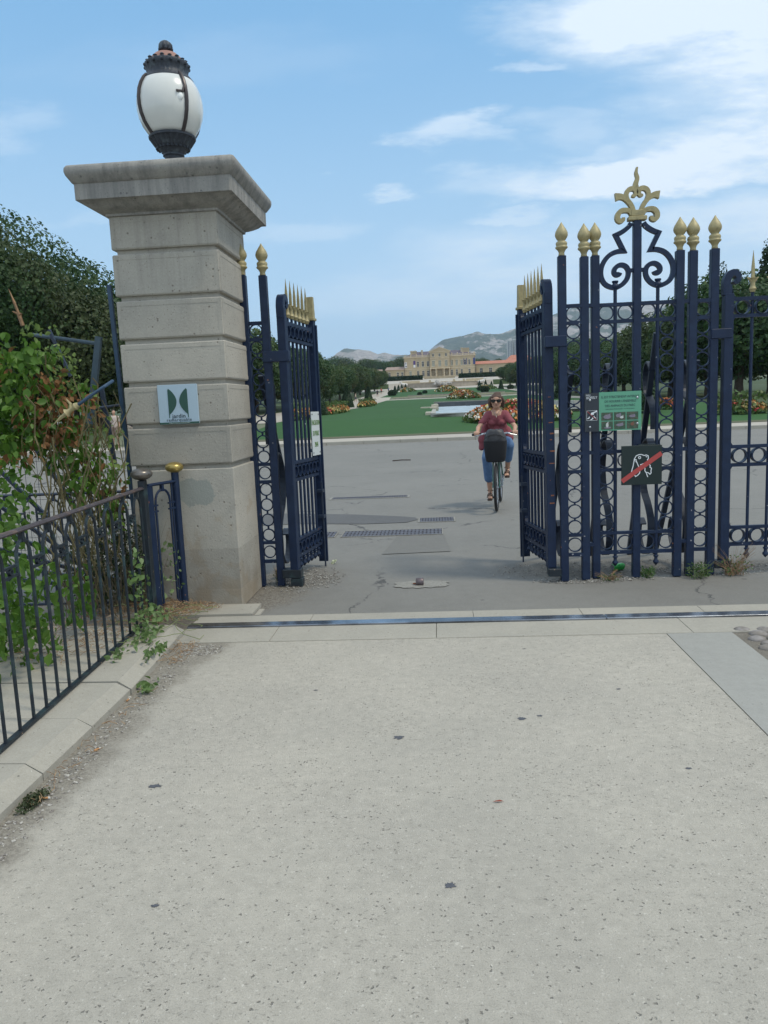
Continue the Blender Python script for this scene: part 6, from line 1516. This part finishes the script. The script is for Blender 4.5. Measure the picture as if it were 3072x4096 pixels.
# shirt: loose, V-neck, short sleeves, open tail on her right side
mb = MB()
mb.limb((0, .80, 1.04), (0, .66, 1.18), .152, .142); mb.limb((0, .66, 1.18), (0, .545, 1.33), .140, .135); mb.limb((-.12, .53, 1.358), (.12, .53, 1.358), .090, .090)
for s_ in (-1, 1): mb.limb((.055 * s_, .50, 1.26), (.075 * s_, .475, 1.25), .078, .07); mb.limb((.145 * s_, .51, 1.370), (.222 * s_, .435, 1.265), .066, .060, 14)
mb.limb((-.17, .66, 1.20), (-.215, .60, .98), .05, .075); mb.limb((-.13, .72, 1.10), (-.20, .70, .95), .07, .08); mb.limb((-.215, .60, .98), (-.235, .58, .865), .055, .045); mb.limb((.13, .70, 1.10), (.165, .62, 1.0), .07, .07)
mb.limb((0, .56, 1.12), (0, .60, 1.0), .10, .10)
shirt = fuse("shirt", mb, .0095, SHIRT, per, smooth=3)
mb = MB(); mb.add([(-.062, .455, 1.455), (-.028, .400, 1.41), (0, .390, 1.335), (.028, .400, 1.41), (.062, .455, 1.455), (0, .44, 1.46), (-.05, .48, 1.45), (-.022, .43, 1.40), (0, .42, 1.33), (.022, .43, 1.40), (.05, .48, 1.45), (0, .47, 1.45)], [(0, 1, 2, 3, 4, 5), (11, 10, 9, 8, 7, 6)] + [(i, (i + 1) % 6, (i + 1) % 6 + 6, i + 6) for i in range(6)])
mb.limb((0, .47, 1.43), (0, .425, 1.40), .052, .035); fuse("neckline", mb, .005, SK, per, smooth=2)
mb = MB()
for s_, (hp, kn, an) in LEG.items():
    hp = Vector(hp); kn = Vector(kn); an = Vector(an); mid = kn.lerp(an, .60 if s_ < 0 else .56)
    mb.limb(hp, kn, .100, .074); mb.limb(kn, mid, .070, .069 if s_ < 0 else .060)
mb.limb((-.05, .82, 1.0), (.05, .82, 1.0), .13, .13); fuse("jeans", mb, .0095, JEAN, per, smooth=3)
LTH = mat("brown_leather", (.06, .035, .025), .6)
for s_, (hp, kn, an) in LEG.items():
    an = Vector(an); mb = MB()
    P = [(-.034, -.165), (.0, -.18), (.034, -.165), (.038, -.10), (.03, .0), (.028, .07), (0, .085), (-.028, .07), (-.03, .0), (-.038, -.10)]
    mb.slab([(an.x + a, an.y + b) for a, b in P], an.z - .120, an.z - .098)
    for (dy, dz, w_, h_) in ((-.115, -.050, .040, .012), (-.075, -.030, .038, .010), (.0, .012, .040, .010)):
        pts = [(an.x + w_ * math.cos(R(a)), an.y + dy + (.0 if dy < -.01 else -.034 * math.sin(R(a))), an.z + dz + (h_ + .0) * math.sin(R(a)) - .03 * (1 - math.sin(R(a))) * (1 if dy < -.01 else 0)) for a in range(0, 181, 20)]
        mb.tube(pts, .0065, 6)
    mb.tube([(an.x, an.y - .045, an.z + .012), (an.x, an.y - .095, an.z - .028), (an.x, an.y - .125, an.z - .040)], .006, 6)
    mb.build("sandal", LTH, per, smooth=True)
mb = MB(); mb.tube([(-.05, .462, 1.452), (-.03, .405, 1.42), (0, .376, 1.362), (.03, .405, 1.42), (.05, .462, 1.452)], .0018, 5); mb.ball((0, .374, 1.358), .006, 8, 6); mb.build("necklace", STEEL, per)

for ch in per.children:      # settle the shoulders and head a little lower
    if ch.name.startswith(('jeans', 'sandal')): continue
    co = np.empty(len(ch.data.vertices) * 3); ch.data.vertices.foreach_get('co', co); co = co.reshape(-1, 3)
    u_ = np.clip((co[:, 2] - 1.14) / .22, 0, 1); u_ = u_ * u_ * (3 - 2 * u_); w_ = u_ * np.clip((1.47 - co[:, 2]) / .06, 0, 1)
    co[:, 0] *= 1 - .10 * w_; co[:, 2] -= .045 * u_
    ch.data.vertices.foreach_set('co', co.reshape(-1)); ch.data.update()
# ================================================================ PEOPLE FAR OFF
def walker(label, x, y, yaw, top, bot, bare=False, hair=(.03, .02, .015), h_=1.68, stride=.18, group=None, z=None, skirt=False):
    g = thing("person", label, "person", (x, y, T(y) if z is None else z), yaw, group=group); s_ = h_ / 1.7; mb = MB(); V_ = lambda a, b, c_: (a * s_, b * s_, c_ * s_)
    mb.limb(V_(0, 0, .95), V_(0, 0, 1.30), .12, .12); mb.limb(V_(-.12, 0, 1.38), V_(.12, 0, 1.38), .06, .06); mb.limb(V_(0, 0, 1.40), V_(0, -.01, 1.5), .048, .045); mb.ball(V_(0, -.01, 1.585), (.075, .09, .10), 12, 10)
    mb.limb(V_(0, -.10, 1.58), V_(0, -.105, 1.56), .012, .012)
    for q in (-1, 1):
        mb.limb(V_(.17 * q, 0, 1.36), V_(.21 * q, .05 * q, 1.08), .045, .036); mb.limb(V_(.21 * q, .05 * q, 1.08), V_(.21 * q, -.08 * q, .86), .034, .024); mb.limb(V_(.21 * q, -.08 * q, .86), V_(.20 * q, -.10 * q, .78), .028, .015)
        mb.limb(V_(.08 * q, 0, .92), V_(.09 * q, -stride * q * .6 - .04, .50), .085, .055); mb.limb(V_(.09 * q, -stride * q * .6 - .04, .50), V_(.09 * q, -stride * q + .04, .09), .05, .032); mb.limb(V_(.09 * q, -stride * q + .05, .05), V_(.09 * q, -stride * q - .12, .04), .035, .028)
    fuse("body", mb, .02, SK, g, smooth=2)
    mb = MB(); mb.limb(V_(0, 0, .98), V_(0, 0, 1.30), .145, .14); mb.limb(V_(-.12, 0, 1.37), V_(.12, 0, 1.37), .078, .078)
    if not bare:
        for q in (-1, 1): mb.limb(V_(.17 * q, 0, 1.37), V_(.20 * q, .03 * q, 1.2), .06, .055)
    fuse("top", mb, .02, mat("top_%d%d%d" % tuple(int(v * 99) for v in top), top, .85), g)
    mb = MB(); mb.limb(V_(-.04, 0, .93), V_(.04, 0, .93), .13, .13)
    for q in (-1, 1): mb.limb(V_(.08 * q, 0, .92), V_(.088 * q, -stride * q * .5 - .03, .60), .105, .085)
    fuse("shorts", mb, .02, mat("shorts_%d%d%d" % tuple(int(v * 99) for v in bot), bot, .85), g)
    mb = MB(); mb.ball(V_(0, .02, 1.63), (.085, .09, .085), 12, 8); mb.limb(V_(0, .06, 1.60), V_(0, .09, 1.42), .065, .045); fuse("hair", mb, .018, mat("hair_%d" % int(hair[0] * 999), hair, .6), g)
    return g
walker("distant walker in red top and dark shorts, leftmost of the group behind the climber", -18.2, 33.0, 1.4, (.35, .03, .03), (.03, .03, .04))
walker("distant walker in white shirt with dark straps behind the climber", -16.6, 32.8, 1.2, (.62, .66, .72), (.03, .035, .05), stride=.22)
walker("distant long-haired walker in pale top, between the climber and the bent post", -14.1, 33.0, .5, (.45, .38, .34), (.20, .15, .12))
walker("distant walker in black sleeveless top just left of the stone pillar", -13.3, 32.8, .9, (.02, .02, .025), (.30, .26, .22), bare=True, stride=.24)
walker("tiny walker in dark clothes on the left garden path", -13.2, 175, .3, (.05, .05, .07), (.04, .04, .05), group="tiny walkers on the left garden path")
walker("tiny walker in a red top under the left avenue", -14.4, 205, .3, (.45, .08, .06), (.04, .04, .05))
walker("tiny walker in blue on the left garden path, farther off", -12.9, 212, 2.3, (.10, .16, .30), (.04, .04, .05))
walker("tiny walker in white near the end of the left avenue", -12.0, 252, .3, (.7, .7, .7), (.1, .1, .12))
walker("tiny walker by the left avenue trunks, in a cream top", -15.6, 150, 1.3, (.5, .45, .35), (.08, .08, .12))

# ================================================================ SMALL THINGS ON THE GROUND
GRT = mat("worn_iron_grate", (.12, .115, .13), .55, metal=.4, var=.25, vscale=5)
def grate(label, x0, x1, y0, y1, n_, brd=.04, along='x'):
    g = thing("drain_grate", label, "drain grate", ((x0 + x1) / 2, (y0 + y1) / 2, 0)); mb = MB(); z = .004
    mb.box(x0, x1, y0, y0 + brd, -.05, z); mb.box(x0, x1, y1 - brd, y1, -.05, z); mb.box(x0, x0 + brd, y0 + brd, y1 - brd, -.05, z); mb.box(x1 - brd, x1, y0 + brd, y1 - brd, -.05, z)
    mb.build("frame", ROUGHC, g, world=True); mb = MB(); w_ = (x1 - x0 - 2 * brd) / n_
    mb.box(x0 + brd, x1 - brd, y0 + brd, y1 - brd, -.05, -.0035)
    for i in range(n_): mb.box(x0 + brd + w_ * (i + .18), x0 + brd + w_ * (i + .82), y0 + brd + .012, y1 - brd - .012, -.0035, z - .001)
    nl = 3
    for i in range(nl + 1): yy = y0 + brd + (y1 - y0 - 2 * brd - .014) * i / nl; mb.box(x0 + brd, x1 - brd, yy, yy + .014, -.0035, z + .0012)
    mb.build("bars", GRT, g, world=True)
grate("long narrow drain grate across the road, farthest of the grates", -1.86, -.50, 12.75, 13.07, 30)
grate("short square-ended drain grate at the end of the dark asphalt patch", -.29, .20, 9.98, 10.36, 12, .02)
grate("wide ribbed drain grate, the nearest of the long ones", -1.20, .03, 9.02, 9.42, 26, .012)
grate("small piece of drain grate beyond the foot of the left gate leaf", -1.62, -1.27, 9.02, 9.42, 7, .012)
st = thing("gate_stop", "small rusty steel gate stop set in rough concrete in the middle of the gateway", "gate stop", (-.193, 6.50, 0))
mb = MB(); mb.lathe([(.012, -.034), (.034, -.033), (.038, -.028), (.038, .028), (.034, .033), (.012, .034)], 20, M=Matrix.Translation((0, 0, .022)) @ Matrix.Rotation(R(90), 4, 'Y')); mb.build("roller", mat("brown_steel", (.13, .105, .11), .45, metal=.5, var=.3, vscale=20), st, smooth=True)
mb = MB(); mb.box(-.06, -.034, -.01, .0, .006, .016); mb.tube([(.0, 0, 0), (.0, .03, .0)], .012, 6); mb.build("pin", RUST, st)
can = thing("drink_can", "crushed green drink can lying behind the crown post", "can", (1.575, 6.86, .031), R(25))
prof = [(.024, -.058), (.030, -.052), (.032, -.04), (.028, -.015), (.033, .0), (.029, .02), (.033, .035), (.030, .052), (.024, .058)]
mb = MB(); mb.lathe(prof, 18, M=Matrix.Rotation(R(90), 4, 'Y'), flute=3, fa=.10); mb.build("body", mat("bright_green_can", (.04, .42, .08), .3, metal=.3, var=.3, vscale=40, col2=(.55, .6, .55), thr=(.6, .66)), can, smooth=True)
mb = MB(); mb.ring((-.060, 0, 0), .024, .004, .003, 'x', 18); mb.build("lid", STEEL, can)
FIL = mat("cigarette_filter", (.48, .24, .10), .8); PAP = mat("cigarette_paper", (.62, .60, .56), .8)
for i, (x, y, a, lab) in enumerate(((-1.745, 3.93, 1.5, "orange cigarette butt nearest the gate, beside the kerb"), (-1.645, 3.32, .9, "orange cigarette butt on the grit, middle of the three"), (-1.66, 2.87, .1, "orange cigarette butt beside the moss at lower left"))):
    g = thing("cigarette_butt", lab, "cigarette butt", (x, y, .009), a); mb = MB(); mb.tube([(-.014, 0, 0), (.010, 0, 0)], .0042, 8); mb.build("filter", FIL, g); mb = MB(); mb.tube([(.0101, 0, 0), (.0165, 0, 0)], .0041, 8); mb.build("paper_end", PAP, g)
fw = thing("fallen_flower", "small white and yellow fallen flower by the free end of the left gate leaf", "flower", (-1.075, 7.50, .006)); leaves("petals", clump([((0, 0, .012), (.035, .025, .008), 14)], 4), .035, mat("cream_petal", (.70, .72, .50), .7), fw, 4, droop=0)
rl = thing("fallen_leaf", "thin dry reddish leaf lying alone on the pale concrete", "leaf", (.19, 2.83, .004)); mb = MB(); mb.add([(-.022, 0, 0), (-.005, -.004, .004), (.014, .001, .002), (.024, .004, 0), (.008, .007, .005), (-.008, .004, .004)], [(0, 1, 2, 3, 4, 5)]); mb.build("blade", mat("red_brown_leaf", (.24, .055, .03), .7), rl)
tw_ = thing("twig", "short dark twig lying on the road beyond the gate", "twig", (-1.0, 21.0, .004)); mb = MB(); mb.tube([(-.25, 0, .01), (0, .02, .02), (.25, .05, .01)], .015, 5); mb.build("stick", mat("dark_twig", (.05, .035, .03), .9), tw_)
# gum and tar spots on the forecourt (flat, irregular, each with its own shape)
SPOT = mat("old_gum", (.085, .09, .105), .8, var=.2, vscale=40); SPOT2 = mat("oil_stain", (.30, .285, .25), .9, var=.15, vscale=30)
def spots(name, L_, m, lab):
    mb = MB(); random.seed(11)
    for (x, y, rx, ry) in L_:
        n_ = 22; P = []
        for k_ in range(n_): a = 2 * math.pi * k_ / n_; q = 1 + random.uniform(-.38, .30); P.append((x + rx * q * math.cos(a), y + ry * q * math.sin(a), .0016))
        mb.add([(x, y, .0016)] + P, [(0, 1 + k_, 1 + (k_ + 1) % n_) for k_ in range(n_)])
    o_ = mb.build(name, m, fix=False); tag(o_, lab, "stains", kind='stuff')
spots("gum_spots", [(-.228, 3.43, .026, .018), (.372, 3.63, .024, .016), (.46, 3.66, .014, .009), (-.006, 2.31, .020, .014), (-1.241, 2.98, .028, .016), (-.72, 4.05, .014, .007), (.92, 4.0, .014, .008), (1.0, 3.1, .012, .008), (-.95, 2.2, .012, .008), (.5, 4.7, .012, .006), (1.3, 2.55, .013, .009), (.62, 5.5, .02, .01), (-.35, 5.48, .016, .008)], SPOT, "dark old gum spots dotted over the pale forecourt concrete")
# haze
mb = MB(); mb.box(-4800, 4800, -50, 5600, -2.0, 500)
hz_ = mb.build("haze", bpy.data.materials.new("haze_air"), None); hz_['kind'] = 'stuff'; hz_['label'] = "thin pale blue summer haze softening the far hills"
m = hz_.data.materials[0]; m.use_nodes = True; k = NT(m.node_tree); k.N.remove(k.N['Principled BSDF']); pv = k.n('ShaderNodeVolumePrincipled'); pv.inputs['Color'].default_value = (.66, .82, 1.0, 1); pv.inputs['Density'].default_value = 1.2e-4; pv.inputs['Anisotropy'].default_value = .2
k.L.new(pv.outputs[0], k.N['Material Output'].inputs['Volume'])
